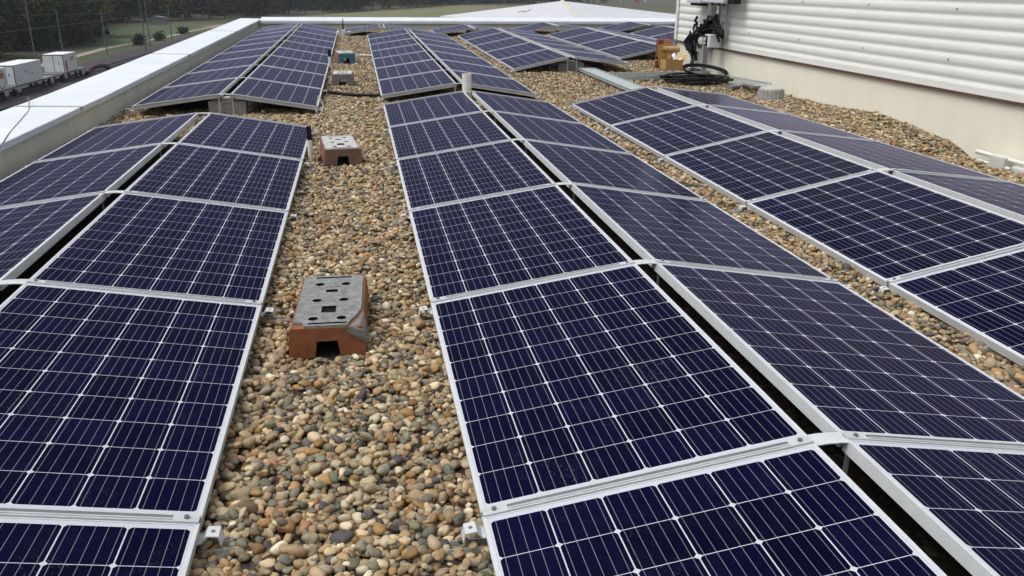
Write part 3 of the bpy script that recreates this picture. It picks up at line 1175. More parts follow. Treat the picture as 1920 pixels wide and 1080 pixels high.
def block(label, loc, rz, body, top, L=0.64, Wd=0.32, H=0.145, front=None, emblem=True, worn=False):
    t = thing('hollow_block', label, 'block', loc)
    t.rotation_euler = (0, 0, rz)
    w2 = Wd / 2
    prof = [(-w2, 0), (-w2 * 0.33, 0), (-w2 * 0.27, H * 0.52), (w2 * 0.27, H * 0.52), (w2 * 0.33, 0), (w2, 0),
            (w2 * 0.955, H * 0.80), (w2 * 0.92, H * 0.93), (-w2 * 0.92, H * 0.93), (-w2 * 0.955, H * 0.80)]
    y0 = 0.0
    if front:
        MB().prism([(p[0] * 1.0, p[1]) for p in prof], -0.006, 0.03).obj('end_piece', M[front], t)
        y0 = 0.0305
    MB().prism(prof, y0, L).obj('body', M[body], t)
    # top plate with real openings
    tw = w2 * 0.86
    z1 = H
    holes = []
    for fy in (0.13, 0.47, 0.80):
        for sx in (-1, 1):
            holes.append(circle(sx * tw * 0.43, L * fy, 0.0205))
    holes.append(rect(-0.031, 0.031, L * 0.235, L * 0.355))
    holes.append(rect(-0.026, 0.026, L * 0.63, L * 0.685))
    holes.append(rect(-tw * 0.55, tw * 0.62, 0.022, 0.038))
    holes.append(rect(-tw * 0.60, tw * 0.60, L - 0.042, L - 0.024))
    if worn:
        outer = [(-tw, 0.045), (-tw * 0.72, 0.045), (-tw * 0.66, 0.004), (tw * 0.62, 0.004), (tw * 0.70, 0.05), (tw * 0.80, 0.085), (tw * 0.92, 0.14), (tw, 0.18), (tw, L - 0.03), (tw * 0.9, L - 0.004), (-tw * 0.9, L - 0.004), (-tw, L - 0.03)]
    else:
        outer = [(-tw, 0.03), (-tw * 0.85, 0.004), (tw * 0.85, 0.004), (tw, 0.03), (tw, L - 0.03), (tw * 0.85, L - 0.004), (-tw * 0.85, L - 0.004), (-tw, L - 0.03)]
    bm = bmesh.new()
    edges = []
    for lp in [outer] + holes:
        vs = [bm.verts.new((p[0], p[1], z1)) for p in lp]
        for i in range(len(vs)):
            edges.append(bm.edges.new((vs[i], vs[(i + 1) % len(vs)])))
    bmesh.ops.triangle_fill(bm, use_beauty=True, use_dissolve=False, edges=edges)
    bmesh.ops.recalc_face_normals(bm, faces=bm.faces)
    for f in bm.faces:
        if f.normal.z < 0:
            f.normal_flip()
    m = MB()
    bm.verts.index_update()
    m.add([v.co.copy() for v in bm.verts], [tuple(v.index for v in f.verts) for f in bm.faces])
    bm.free()
    zb = H * 0.93 - 0.002
    for lp in [outer]:
        n = len(lp)
        m.add([(p[0], p[1], z1) for p in lp] + [(p[0] * 1.02, p[1], zb) for p in lp], [(i, n + i, n + (i + 1) % n, (i + 1) % n) for i in range(n)])
    if emblem:
        for k, (xx, ww) in enumerate(((-0.034, 0.012), (-0.016, 0.013), (0.004, 0.011), (0.020, 0.014))):
            m.box(xx, xx + ww, L * 0.735, L * 0.735 + 0.016, z1 - 0.001, z1 + 0.003)
    m.obj('top_plate', M[top], t)
    for lp in holes:
        m = MB()
        n = len(lp)
        zb2 = H * 0.93 + 0.0008
        m.add([(p[0], p[1], z1 - 0.0005) for p in lp] + [(p[0], p[1], zb2) for p in lp], [(i, (i + 1) % n, n + (i + 1) % n, n + i) for i in range(n)])
        m.add([(p[0], p[1], zb2) for p in lp], [tuple(range(n))])
        m.obj('recess', M['hole'], t)
    if worn:
        m = MB()
        bm = bmesh.new()
        for q in ((0.50 * w2, -0.006, 0.80 * H), (1.0 * w2 + 0.005, -0.006, 0.42 * H), (0.985 * w2 + 0.005, 0.12, 0.60 * H), (0.955 * w2 + 0.006, -0.005, 0.80 * H),
                  (0.955 * w2 + 0.005, 0.15, 0.80 * H), (0.925 * w2 + 0.002, 0.16, 0.945 * H), (0.86 * w2, 0.02, 0.965 * H), (0.60 * w2, -0.006, 0.965 * H), (0.75 * w2, 0.06, 0.955 * H),
                  (0.90 * w2, -0.008, 0.62 * H)):
            bm.verts.new(q)
        bmesh.ops.convex_hull(bm, input=list(bm.verts))
        bm.verts.index_update()
        m.add([v.co.copy() for v in bm.verts], [tuple(v.index for v in f.verts) for f in bm.faces])
        bm.free()
        m.obj('broken_corner', M['concrete_dark'], t)
    return t


block('nearest hollow rust-brown block with a grey top full of holes', (-0.185, 3.275, -0.012), -0.035, 'blk_rust', 'blk_top', worn=True)
block('brick-red hollow block with a pale top beside the capped pipe', (-0.165, 7.25, -0.012), 0.10, 'blk_red', 'blk_top_pale', front='blk_brown')
block('all-grey hollow block between the black cable and the blue-ended block', (-0.235, 12.95, zr(13) - 0.012), -0.02, 'blk_grey', 'blk_top_pale', H=0.17, L=0.5)
block('hollow block with a blue end lying farthest along the aisle', (-0.195, 16.25, zr(16.3) - 0.012), 0.12, 'blk_red', 'blk_top_pale', front='blk_blue', H=0.19, L=0.62)

# cables across the aisle
m = MB()
pts = []
for i in range(9):
    t_ = i / 8
    x = -0.55 + 0.95 * t_
    y = 11.95 - 0.45 * t_ + 0.05 * math.sin(t_ * 7)
    pts.append((x, y, zr(y) + 0.018 + 0.006 * math.sin(t_ * 11)))
o = m.tube(pts, 0.022, 8).obj('black_cable', M['black_plastic'])
tag(o, 'thick black cable lying across the gravel aisle', 'cable')
m = MB()
o = m.tube([(-0.12, 17.35, zr(17) + .03), (0.05, 17.45, zr(17) + .04), (0.2, 17.4, zr(17) + .035), (0.36, 17.35, zr(17) + .04)], 0.014, 6).obj('white_cable', M['white_plastic'])
tag(o, 'thin white cable from the blue-ended block to the middle row', 'cable')
# wire end at the parapet row's corner
m = MB()
m.tube([(-0.50, 10.12, 0.07), (-0.488, 10.10, 0.16), (-0.47, 10.08, 0.22), (-0.44, 10.06, 0.17), (-0.42, 10.02, 0.10), (-0.46, 9.95, 0.03), (-0.50, 9.8, 0.02)], 0.005, 6)
m.cyl((-0.505, 10.13, -0.01), (-0.495, 10.10, 0.15), 0.006, n=8)
tag(m.obj('wire_clip', M['frame']), 'thin bent wire clip at the parapet row corner', 'wire')
# thin wire hanging over the long parapet
m = MB()
m.tube([(-3.9, 9.9, -0.6), (-3.36, 9.40, 0.285), (-3.15, 8.85, 0.279), (-3.02, 8.30, 0.279), (-2.86, 7.55, 0.275), (-2.74, 7.05, 0.270), (-2.725, 6.75, 0.2), (-2.75, 6.45, 0.1), (-2.72, 6.2, 0.02)], 0.0045, 6)
tag(m.obj('loose_wire', M['steel']), 'thin dark wire trailing over the long white coping', 'wire')


# ------------------------------------------------------------------ cable trays and clutter by the building
def tray(name, label, p0, p1, w_, h, lid):
    p0, p1 = Vector(p0), Vector(p1)
    d = p1 - p0
    L = d.length
    ang = math.atan2(d.y, d.x)
    t = thing(name, label, 'cable tray', p0)
    t.rotation_euler = (0, -math.asin(d.z / L), ang)
    m = MB()
    m.box(0, L, -w_ / 2, -w_ / 2 + 0.004, 0, h)
    m.box(0, L, w_ / 2 - 0.004, w_ / 2, 0, h)
    m.box(0, L, -w_ / 2 - 0.008, -w_ / 2 - 0.0005, h - 0.004, h + 0.002)
    m.box(0, L, w_ / 2 + 0.0005, w_ / 2 + 0.008, h - 0.004, h + 0.002)
    m.obj('side_rails', M['galv'], t)
    if lid:
        MB().box(0.0, L, -w_ / 2 + 0.03, w_ / 2 - 0.0045, h - 0.012, h - 0.004).obj('lid', M['galv'], t)
    m = MB()
    k = int(L / 0.09)
    for i in range(k):
        a = 0.02 + i * 0.09
        m.box(a, a + 0.05, -w_ / 2 + 0.0042, w_ / 2 - 0.0042, 0.002, 0.005)
    for f in (-0.3, 0.0, 0.3):
        m.box(0, L, w_ * f - 0.015, w_ * f + 0.015, 0.0052, 0.008)
    m.obj('perforated_floor', M['galv_floor'], t)
    return t


tray('cable_tray', 'lidded galvanised cable tray running along the gravel to the row ridge', (3.92, 10.35, 0.02), (3.90, 15.0, 0.055), 0.28, 0.05, True)
tray('cable_tray', 'wide open galvanised tray leading towards the cardboard box', (4.02, 13.42, 0.03), (5.92, 13.50, 0.035), 0.62, 0.055, False)


def coil():
    m = MB()
    rr = random.Random(3)
    for k in range(14):
        cx, cy = 5.28 + rr.uniform(-0.16, 0.16), 12.78 + rr.uniform(-0.14, 0.14)
        ra, rb = rr.uniform(0.16, 0.46), rr.uniform(0.14, 0.40)
        ph = rr.uniform(0, 6.28)
        zz = 0.02 + 0.005 * k
        pts = []
        for i in range(15):
            a = ph + 2 * math.pi * i / 13
            pts.append((cx + ra * math.cos(a), cy + rb * math.sin(a), zr(12.7) + zz + 0.02 * math.sin(a * 2 + k)))
        m.tube(pts, 0.012, 6, 3)
    tag(m.obj('cable_coil', M['black_plastic']), 'tangled coil of thick black cable lying beside the open tray', 'cable')
    m = MB()
    for k in range(3):
        pts = []
        for i in range(14):
            a = -0.6 + 4.9 * i / 13
            pts.append((5.62 + (0.31 + 0.012 * k) * math.cos(a), 13.35 + (0.52 + 0.02 * k) * math.sin(a) * 0.9, zr(13) + 0.10 + 0.05 * math.sin(a) + 0.018 * k))
        m.tube(pts, 0.011, 6, 3)
    tag(m.obj('cable_loop', M['black_plastic']), 'open loop of black cable resting on the tray under the grey post', 'cable')


coil()


def clutter():
    # cardboard box with upright flaps
    z0 = zr(14.6)
    t = thing('cardboard_box', 'open brown cardboard box with one tall flap beside the plinth', 'box', (5.56, 14.75, z0))
    m = MB()
    a = 0.003
    m.box(-0.16, 0.16, -0.15, -0.15 + a, 0, 0.175)
    m.box(-0.16, -0.16 + a, -0.1465, 0.15, 0, 0.175)
    m.box(0.16 - a, 0.16, -0.1465, 0.15, 0, 0.175)
    m.box(-0.1565, 0.1565, 0.15 - a, 0.15, 0, 0.175)
    m.box(-0.1565, 0.1565, -0.1465, 0.1465, 0.0, 0.004)
    m.obj('body', M['card'], t)
    m = MB()
    mt = Matrix.Translation((-0.165, 0.16, 0.05)) @ Matrix.Rotation(R(-6), 4, 'Y') @ Matrix.Rotation(R(18), 4, 'Z')
    m.box(-0.02, 0.15, 0, 0.006, 0, 0.37, mt)
    mt = Matrix.Translation((0.0, 0.165, 0.17)) @ Matrix.Rotation(R(-18), 4, 'X')
    m.box(-0.03, 0.17, 0, 0.005, -0.05, 0.16, mt)
    mt = Matrix.Translation((0.16, 0.0, 0.175)) @ Matrix.Rotation(R(35), 4, 'Y')
    m.box(-0.003, 0.003, -0.14, 0.14, 0, 0.10, mt)
    m.obj('flap', M['card_yellow'], t)
    m = MB()
    m.cyl((5.42, 14.98, z0 + 0.335), (5.76, 14.92, z0 + 0.335), 0.055, n=18)
    tag(m.obj('cardboard_roll', M['card']), 'rolled brown cardboard lying across the open box flaps', 'roll')
    m = MB()
    rr = random.Random(5)
    V = [[(5.56 + 0.22 * i / 6 + rr.uniform(-.01, .01), 14.68 + 0.16 * j / 5, z0 + 0.17 + 0.12 * math.sin(math.pi * j / 5) * (0.5 + 0.5 * math.sin(i * 1.1 + 0.4)) + rr.uniform(-.012, .012)) for i in range(7)] for j in range(6)]
    vs = sum(V, [])
    m.add(vs, [(j * 7 + i, j * 7 + i + 1, (j + 1) * 7 + i + 1, (j + 1) * 7 + i) for j in range(5) for i in range(6)], True)
    tag(m.obj('paper_sheet', M['white_film']), 'crumpled white paper sticking out of the cardboard box', 'paper')
    # red container behind
    t = thing('red_canister', 'red canister with a tan label behind the cardboard box', 'canister', (5.55, 15.25, zr(15.2)))
    m = MB()
    m.cbox(-0.10, 0.16, -0.08, 0.08, 0.0, 0.49, 0.02)
    m.cyl((0.10, 0, 0.50), (0.10, 0, 0.60), 0.012, n=8)
    m.obj('body', M['red'], t)
    MB().box(-0.01, 0.155, -0.084, -0.0805, 0.10, 0.485).obj('label', M['tan_label'], t)
    MB().cbox(-0.07, -0.02, -0.090, -0.0805, 0.33, 0.40, 0.002).obj('white_patch', M['label_white'], t)
    t = thing('small_bottle', 'tiny red bottle with a black top left of the cardboard box', 'bottle', (5.37, 15.0, zr(15)))
    m = MB()
    m.cyl((0, 0, 0), (0, 0, 0.13), 0.038, 0.036, 14).cyl((0, 0, 0.13), (0, 0, 0.16), 0.036, 0.016, 14)
    m.obj('body', M['red'], t)
    MB().cyl((0, 0, 0.16), (0, 0, 0.20), 0.02, n=12).obj('cap', M['black_plastic'], t)
    # upright white wrapped roll
    m = MB()
    n = 22
    rings = []
    for k in range(9):
        z = z0 + 0.42 * k / 8
        rings.append([(5.86 + (0.062 + 0.012 * math.sin(3 * i * 6.283 / n + k) - 0.02 * (k / 8)) * math.cos(6.283 * i / n) + 0.05 * (k / 8), 14.62 + (0.06 + 0.01 * math.sin(2 * i * 6.283 / n + k * 2)) * math.sin(6.283 * i / n), z) for i in range(n)])
    vs = sum(rings, [])
    m.add(vs, [(k * n + i, k * n + (i + 1) % n, (k + 1) * n + (i + 1) % n, (k + 1) * n + i) for k in range(8) for i in range(n)], True)
    m.add(rings[-1], [tuple(range(n))])
    tag(m.obj('film_roll', M['white_film']), 'upright roll wrapped in white film against the plinth', 'roll')
    m = MB()
    V = [[(5.72 + 0.30 * i / 8, 14.42 + 0.14 * j / 4, z0 + 0.045 + 0.035 * math.sin(i * 1.7 + j) * math.sin(j * 0.8 + 0.3)) for i in range(9)] for j in range(5)]
    m.add(sum(V, []), [(j * 9 + i, j * 9 + i + 1, (j + 1) * 9 + i + 1, (j + 1) * 9 + i) for j in range(4) for i in range(8)], True)
    tag(m.obj('plastic_scrap', M['white_film']), 'scrap of white film lying at the foot of the plinth', 'film')
    # post, switch box, conduits, inverter housings, cable bundle
    t = thing('steel_post', 'galvanised channel post standing before the plinth below the switch box', 'post', (5.86, 13.98, zr(14)))
    m = MB()
    m.box(-0.045, 0.045, 0.018, 0.022, 0, 0.66)
    m.box(-0.045, -0.041, -0.02, 0.0178, 0, 0.66)
    m.box(0.041, 0.045, -0.02, 0.0178, 0, 0.66)
    m.obj('channel', M['galv'], t)
    MB().box(-0.07, 0.07, -0.06, 0.06, 0.0, 0.006).obj('foot_plate', M['galv'], t)
    t = thing('switch_box', 'small light grey switch box with black sockets under the cable bundle', 'box', (5.80, 13.55, 0.50))
    MB().cbox(-0.10, 0.11, -0.10, 0.12, 0.0, 0.205, 0.012).obj('housing', M['box_grey'], t)
    m = MB()
    m.cbox(-0.112, -0.1005, -0.01, 0.10, 0.02, 0.185, 0.004)
    m.obj('socket_panel', M['black_plastic'], t)
    m = MB()
    m.cyl((-0.124, 0.055, 0.13), (-0.112, 0.055, 0.13), 0.03, n=14)
    m.cyl((-0.124, 0.055, 0.065), (-0.112, 0.055, 0.065), 0.022, n=14)
    m.obj('sockets', M['label_white'], t)
    m = MB()
    m.cyl((0.0, 0.0, -0.025), (0.0, 0.0, -0.0005), 0.03, n=12)
    m.obj('cable_gland', M['black_plastic'], t)
    conduits = [(14.02, 0.052, 0.40, 'wide grey trunking nearest the cable bundle bend'), (13.80, 0.02, 0.80, 'thin conduit second in line below the grey housings'),
                (13.62, 0.02, 0.70, 'thin conduit directly above the switch box'), (13.33, 0.024, 0.62, 'pale conduit standing right of the switch box')]
    for y, rad, zb, lb in conduits:
        m = MB()
        m.cyl((5.905, y, zb), (5.905, y, 1.20), rad, n=12)
        m.cyl((5.905, y, 0.9), (5.905, y, 0.93), rad * 1.25, n=12)
        tag(m.obj('conduit', M['conduit']), lb, 'conduit', 'conduits below the grey housings')
    t = thing('inverter_housing', 'white electrical housing above the cable bundle, wider of the two', 'housing', (5.78, 13.40, 1.20))
    MB().cbox(-0.12, 0.13, -0.42, 0.42, 0.0, 0.55, 0.02).obj('housing', M['box_grey'], t)
    MB().cbox(-0.06, 0.06, -0.70, -0.45, 0.0, 0.4, 0.015).obj('heat_sink', M['black_plastic'], t)
    m = MB()
    for y in (-0.2, 0.0, 0.25):
        m.cyl((0, y, -0.04), (0, y, -0.0005), 0.022, n=12)
    m.obj('cable_gland', M['black_plastic'], t)
    t = thing('inverter_housing', 'white electrical housing nearest the building corner, narrower of the two', 'housing', (5.80, 14.28, 1.18))
    MB().cbox(-0.11, 0.12, -0.30, 0.30, 0.0, 0.50, 0.02).obj('housing', M['box_grey'], t)
    MB().cbox(-0.09, 0.09, -0.22, 0.16, -0.04, -0.0005, 0.008).obj('cable_gland', M['black_plastic'], t)
    rr = random.Random(9)
    m = MB()
    for k in range(11):
        dx, dy, dz = rr.uniform(-.07, .03), rr.uniform(-.13, .11), rr.uniform(-.12, .08)
        e = rr.uniform(-0.14, 0.14)
        pts = [(5.85 + dx, 13.28 + dy, 0.74 + dz), (5.84 + dx, 13.52 + dy, 0.86 + dz), (5.82 + dx, 13.85 + dy, 0.82 + dz), (5.82 + dx, 14.2 + dy, 0.74 + dz),
               (5.80 + dx * 1.2, 14.42 + dy, 0.58 + dz * 0.5), (5.80 + dx, 14.40 + dy * 1.1, 0.40), (5.82 + dx, 14.28 + dy, 0.24 + e * 0.5)]
        if k % 2:
            pts[4:] = [(5.80 + dx, 14.26 + dy * .6, 0.60 + dz * 0.5), (5.80 + dx, 14.20 + dy * .6, 0.46), (5.80 + dx, 14.16 + dy * .6, 0.34)]
        if k % 3 == 0:
            pts = pts[:2] + [(5.83 + dx, 13.6, 0.97 + dz * 0.4)] + pts[2:-1]
        pts = [(p[0] + rr.uniform(-.03, .02), p[1] + rr.uniform(-.05, .05), p[2] + rr.uniform(-.045, .045)) for p in pts]
        m.tube(pts, rr.uniform(0.011, 0.024), 6, 4)
    for k in range(5):
        y = 14.44 + 0.05 * k
        m.tube([(5.80, y, 0.60), (5.77, y + 0.06, 0.66 - 0.03 * k), (5.78, y + 0.10, 0.50), (5.80, y + 0.02, 0.38)], 0.02, 6, 4)
    for k in range(30):
        q = rr.random()
        if q < 0.6:
            c = Vector((5.80 + rr.uniform(-.06, .04), 13.45 + 0.95 * rr.random(), 0.80 + rr.uniform(-.12, .12)))
        else:
            c = Vector((5.79 + rr.uniform(-.05, .04), 14.42 + rr.uniform(-.14, .12), 0.30 + 0.38 * rr.random()))
        d = Vector((rr.uniform(-.4, .4), rr.uniform(-1, 1), rr.uniform(-1, .6))).normalized() * rr.uniform(0.06, 0.14)
        m.cyl(c - d * 0.5, c + d * 0.5, rr.uniform(0.018, 0.032), rr.uniform(0.012, 0.028), 8)
    for k in range(4):
        y = 14.26 + 0.05 * k
        m.tube([(5.80, y, 0.30), (5.79, y + 0.02, 0.16), (5.80, y - 0.02, 0.05)], 0.008, 5, 4)
    tag(m.obj('cable_bundle', M['black_plastic']), 'thick bundle of black cables drooping down from the conduits', 'cables')
    # concrete foot with offcuts of rail
    t = thing('concrete_foot', 'round ribbed concrete foot on the gravel beside the plinth', 'concrete foot', (5.52, 10.78, -0.02))
    m = MB()
    n = 40
    rb, rt_ = [], []
    for i in range(n):
        a = 6.28318 * i / n
        k = 1.0 + 0.025 * (1 if i % 2 else -1)
        rb.append((0.19 * k * math.cos(a), 0.19 * k * math.sin(a), 0))
        rt_.append((0.165 * k * math.cos(a), 0.165 * k * math.sin(a), 0.165))
    m.add(rb + rt_, [(i, (i + 1) % n, n + (i + 1) % n, n + i) for i in range(n)])
    m.add(rt_, [tuple(range(n))])
    m.obj('body', M['concrete'], t)
    m = MB()
    m.cyl((0, 0, 0.1645), (0, 0, 0.185), 0.155, 0.15, n=30)
    m.obj('cap', M['blk_top_pale'], t)
    specs = [((5.93, 13.0, 0.06), (5.62, 11.05, 0.175), 0.035, 'long pale rail offcut leaning from the plinth onto the round foot'),
             ((5.80, 12.3, 0.05), (5.40, 11.0, 0.165), 0.03, 'dull rail offcut lying beside the round foot'),
             ((5.70, 12.5, 0.04), (5.90, 11.2, 0.06), 0.04, 'rail offcut lying flat along the plinth')]
    for a, b_, ww, lb in specs:
        a, b_ = Vector(a), Vector(b_)
        d = b_ - a
        mm = Matrix.Translation(a) @ d.to_track_quat('X', 'Z').to_matrix().to_4x4()
        m = MB()
        m.box(0, d.length, -ww, ww, 0, 0.004, mm)
        m.box(0, d.length, -ww, -ww + 0.004, 0.0042, 0.03, mm)
        m.box(0, d.length, ww - 0.004, ww, 0.0042, 0.03, mm)
        tag(m.obj('rail_offcut', M['clamp']), lb, 'metal rail', 'rail offcuts beside the round foot')
    o = MB().cbox(-0.10, 0.10, -0.06, 0.06, 0, 0.07, 0.01).obj('broken_brick', M['blk_grey'])
    o.location = (5.50, 11.95, 0.0)
    o.rotation_euler = (0.1, 0.05, 0.5)
    tag(o, 'small dark brick under the rail offcuts', 'brick')
    # white pipes at the wall foot
    t = thing('drain_pipe', 'pale drain pipes with a collar along the foot of the plinth', 'pipe', (5.9, 6.6, -0.06))
    m = MB()
    m.cyl((0.02, 0.60, 0.03), (0.02, -3.0, 0.03), 0.020, n=14)
    m.cyl((0.0, 0.52, -0.045), (0.0, 0.1, -0.045), 0.016, n=14)
    m.obj('tube', M['white_plastic'], t)
    m = MB()
    m.cbox(-0.035, 0.07, 0.16, 0.36, -0.10, 0.055, 0.015)
    m.cbox(-0.02, 0.065, -3.0, 0.08, -0.12, -0.005, 0.02)
    m.obj('collar', mat_simple('pale_grey_plastic', (0.60, 0.60, 0.57), 0.6, 0, 0.06), t)


clutter()


# ------------------------------------------------------------------ land: hall, trains, masts, trees
def hall():
    t = thing('hall', 'low pale hall roof peaking beyond the far parapet', 'building', (14.2, 60, GZ))
    inv = Matrix.Translation((-14.2, -60, -GZ))

    def put(mb, nm, mt):
        o = mb.obj(nm, mt, t)
        o.matrix_parent_inverse = inv
        return o
    A = (14.25, 60, 0.315)
    L, N, Rr, Fr = (5.9, 62, -0.80), (12.3, 46, -0.72), (23.6, 58, -0.66), (17.2, 74, -0.8)
    mt = mat_simple('pale_roof_membrane', (0.52, 0.53, 0.56), 0.7, 0, 0.07, 0.8)
    m = MB()
    m.add([A, L, N, Rr, Fr], [(0, 1, 2), (0, 2, 3), (0, 3, 4), (0, 4, 1)])
    put(m, 'roof', mt)
    m = MB()
    for a, b_ in ((L, N), (N, Rr), (Rr, Fr), (Fr, L)):
        m.add([(a[0], a[1], a[2] - .004), (b_[0], b_[1], b_[2] - .004), (b_[0], b_[1], GZ), (a[0], a[1], GZ)], [(0, 1, 2, 3)])
    put(m, 'wall', M['parapet'])
    m = MB()
    a = Vector(A)
    pts = [(a + (Vector(N) - a) * k / 6.0 + Vector((0.06 * math.sin(k * 1.3) * (k > 0), 0, 0.02))) for k in range(6)]
    m.tube(pts, 0.09, 8, 4)
    put(m, 'ridge_strip', mat_simple('yellowed_ridge_strip', (0.56, 0.53, 0.42), 0.8))
    m = MB()
    m.tube([(10.2, 55, -0.30), (10.5, 55, -0.22), (10.7, 55.1, -0.27), (11.1, 55.2, -0.10)], 0.035, 6, 4)
    put(m, 'loose_strap', M['conduit'])


hall()


def container(label, y0, L, logo, xo=0.0, H=2.25, Wd=2.5):
    """white box on a flat wagon; its near end door faces -y, its long side faces +x"""
    mtw = mat_simple('chalky_white_paint', (0.70, 0.73, 0.74), 0.6, 0, 0.10, 0.8)
    t = thing('freight_container', label, 'container', (-38.2 + xo, y0, -10.0))
    t.rotation_euler = (0, 0, R(-3))
    m = MB()
    m.cbox(-Wd / 2, Wd / 2, 0, L, 0, H, 0.05)
    m.obj('body', mtw, t)
    m = MB()
    for x0, x1 in ((-1.16, -0.03), (0.03, 1.16)):
        m.box(x0, x1, -0.03, -0.0005, 0.10, H - 0.14)
    m.obj('door', mtw, t)
    m = MB()
    m.box(-1.24, 1.24, -0.05, -0.0005, H - 0.135, H - 0.055)
    m.box(1.17, 1.24, -0.05, -0.0005, 0.06, H - 0.14)
    m.box(-0.028, 0.028, -0.045, -0.0005, 0.1, H - 0.14)
    m.box(0.60, 0.66, -0.06, -0.031, 0.95, 1.4)
    m.obj('door_gasket', M['black_plastic'], t)
    x = Wd / 2
    if logo == 'red':
        m = MB()
        m.add([(x + 0.004, 0.75 + p[0], 0.78 + p[1]) for p in circle(0, 0, 0.42, 20, 0.72)], [tuple(range(20))])
        for k, (a, b_) in enumerate(((2.3, 2.55), (2.65, 2.85), (2.95, 3.15), (3.25, 3.5))):
            m.box(x + 0.001, x + 0.006, a, b_, 1.45, 1.80)
            m.box(x + 0.001, x + 0.006, a - 0.05, b_, 1.30, 1.38)
        m.obj('emblem', mat_simple('faded_red_paint', (0.40, 0.17, 0.12), 0.7, 0, 0.3, 3), t)
    elif logo == 'grey':
        m = MB()
        for a, z in ((2.6, 1.2), (3.0, 1.25), (3.4, 0.95), (4.2, 0.75), (1.2, 0.45), (4.6, 0.8)):
            m.box(x + 0.001, x + 0.006, a, a + 0.22, z, z + 0.26)
        m.obj('emblem', mat_simple('faded_grey_paint', (0.30, 0.32, 0.33), 0.7), t)
    else:
        m = MB()
        n = 24
        o_ = circle(0, 0, 0.95, n)
        i_ = circle(0, 0, 0.86, n)
        m.add([(x + 0.004, L - 1.5 + p[0], 1.05 + p[1]) for p in o_] + [(x + 0.004, L - 1.5 + p[0], 1.05 + p[1]) for p in i_],
              [(k, (k + 1) % n, n + (k + 1) % n, n + k) for k in range(n)])
        m.obj('emblem_ring', M['black_plastic'], t)
        MB().box(x + 0.001, x + 0.006, L - 2.1, L - 0.8, 1.15, 1.75).obj('emblem', mat_simple('orange_paint', (0.5, 0.16, 0.08), 0.7), t)
    return t


def wagon(label, y0, L, xo=0.0):
    t = thing('flat_wagon', label, 'rail wagon', (-38.2 + xo, y0, GZ + 0.03))
    t.rotation_euler = (0, 0, R(-3))
    m = MB()
    m.box(-1.25, 1.25, -0.9, L + 0.9, 0.98, 1.165)
    m.box(-0.25, 0.25, -1.6, L + 1.6, 0.80, 0.975)
    m.obj('deck', mat_simple('wagon_grey', (0.16, 0.165, 0.17), 0.8), t)
    m = MB()
    for a in (0.25, L - 1.05):
        m.box(1.252, 1.30, a, a + 0.9, 0.45, 1.0)
    m.obj('side_plate', mat_simple('dull_white_plate', (0.40, 0.41, 0.40), 0.8), t)
    for a in (1.2, L - 1.2):
        for dy in (-0.8, 0.8):
            for sx in (-0.78, 0.78):
                MB().cyl((sx - 0.06, a + dy, 0.43), (sx + 0.06, a + dy, 0.43), 0.42, n=16).obj('wheel', M['black_plastic'], t)
    return t


container('white freight container with a red oval emblem on its side', 119.3, 4.6, 'red', -0.3)
container('white freight container with faint grey marks, middle of the train', 104.5, 7.5, 'grey', -1.0)
container('white freight container with an orange emblem in a dark ring', 94.3, 8.0, 'orange', -1.45)
wagon('grey flat wagon under the container with the red oval', 118.4, 7.6, -0.3)
wagon('grey flat wagon under the container with faint grey marks', 104.2, 10.8, -1.0)
wagon('grey flat wagon under the container with the orange emblem', 92.4, 9.4, -1.45)
m = MB()
for k in range(5):
    a = math.pi * k / 4
m.tube([(-37.0, 127.0, GZ + 0.3), (-36.8, 128.5, GZ + 0.75), (-36.5, 130.5, GZ + 0.95), (-36.2, 133, GZ + 0.8), (-36.0, 134.5, GZ + 0.3)], 0.34, 10, 6)
tag(m.obj('wagon_tarp', mat_simple('dark_purple_cover', (0.07, 0.035, 0.06), 0.8)), 'dark purple rolled cover beside the track past the last container', 'cover')


def rails():
    m = MB()
    for off in (0.0, 5.0):
        for g in (-0.75, 0.75):
            x = -38.2 + off + g
            vs = []
            for y in (60, 330):
                xx = x - 0.3 + math.tan(R(3)) * (y - 119)
                vs += [(xx - 0.04, y, GZ + 0.02), (xx + 0.04, y, GZ + 0.02), (xx + 0.04, y, GZ + 0.19), (xx - 0.04, y, GZ + 0.19)]
            m.add(vs, [(3, 2, 6, 7), (0, 4, 5, 1), (1, 5, 6, 2), (2, 6, 7, 3), (3, 7, 4, 0)])
    kind(m.obj('railway_track', M['steel']), 'structure')


rails()

M['mast'] = mat_simple('mast_grey_green', (0.105, 0.13, 0.13), 0.7)


def mast(label, x, y, h, arm=1, dark=False):
    t = thing('railway_mast', label, 'mast', (x, y, GZ))
    m = MB()
    m.cyl((0, 0, 0), (0, 0, h), 0.12, 0.075, n=8)
    m.obj('pole', M['slot'] if dark else M['mast'], t)
    if arm:
        m = MB()
        m.cyl((0, 0, h * 0.78), (arm * 3.2, 0, h * 0.86), 0.05, n=6)
        m.cyl((0, 0, h * 0.66), (arm * 3.0, 0, h * 0.80), 0.045, n=6)
        m.obj('bracket_arm', M['mast'], t)
        m = MB()
        for k in range(3):
            m.cyl((arm * (0.5 + 0.14 * k), 0, h * (0.79 + 0.005 * k)), (arm * (0.57 + 0.14 * k), 0, h * (0.79 + 0.005 * k)), 0.10, n=8)
        m.obj('insulator', M['blk_rust'], t)
    return t


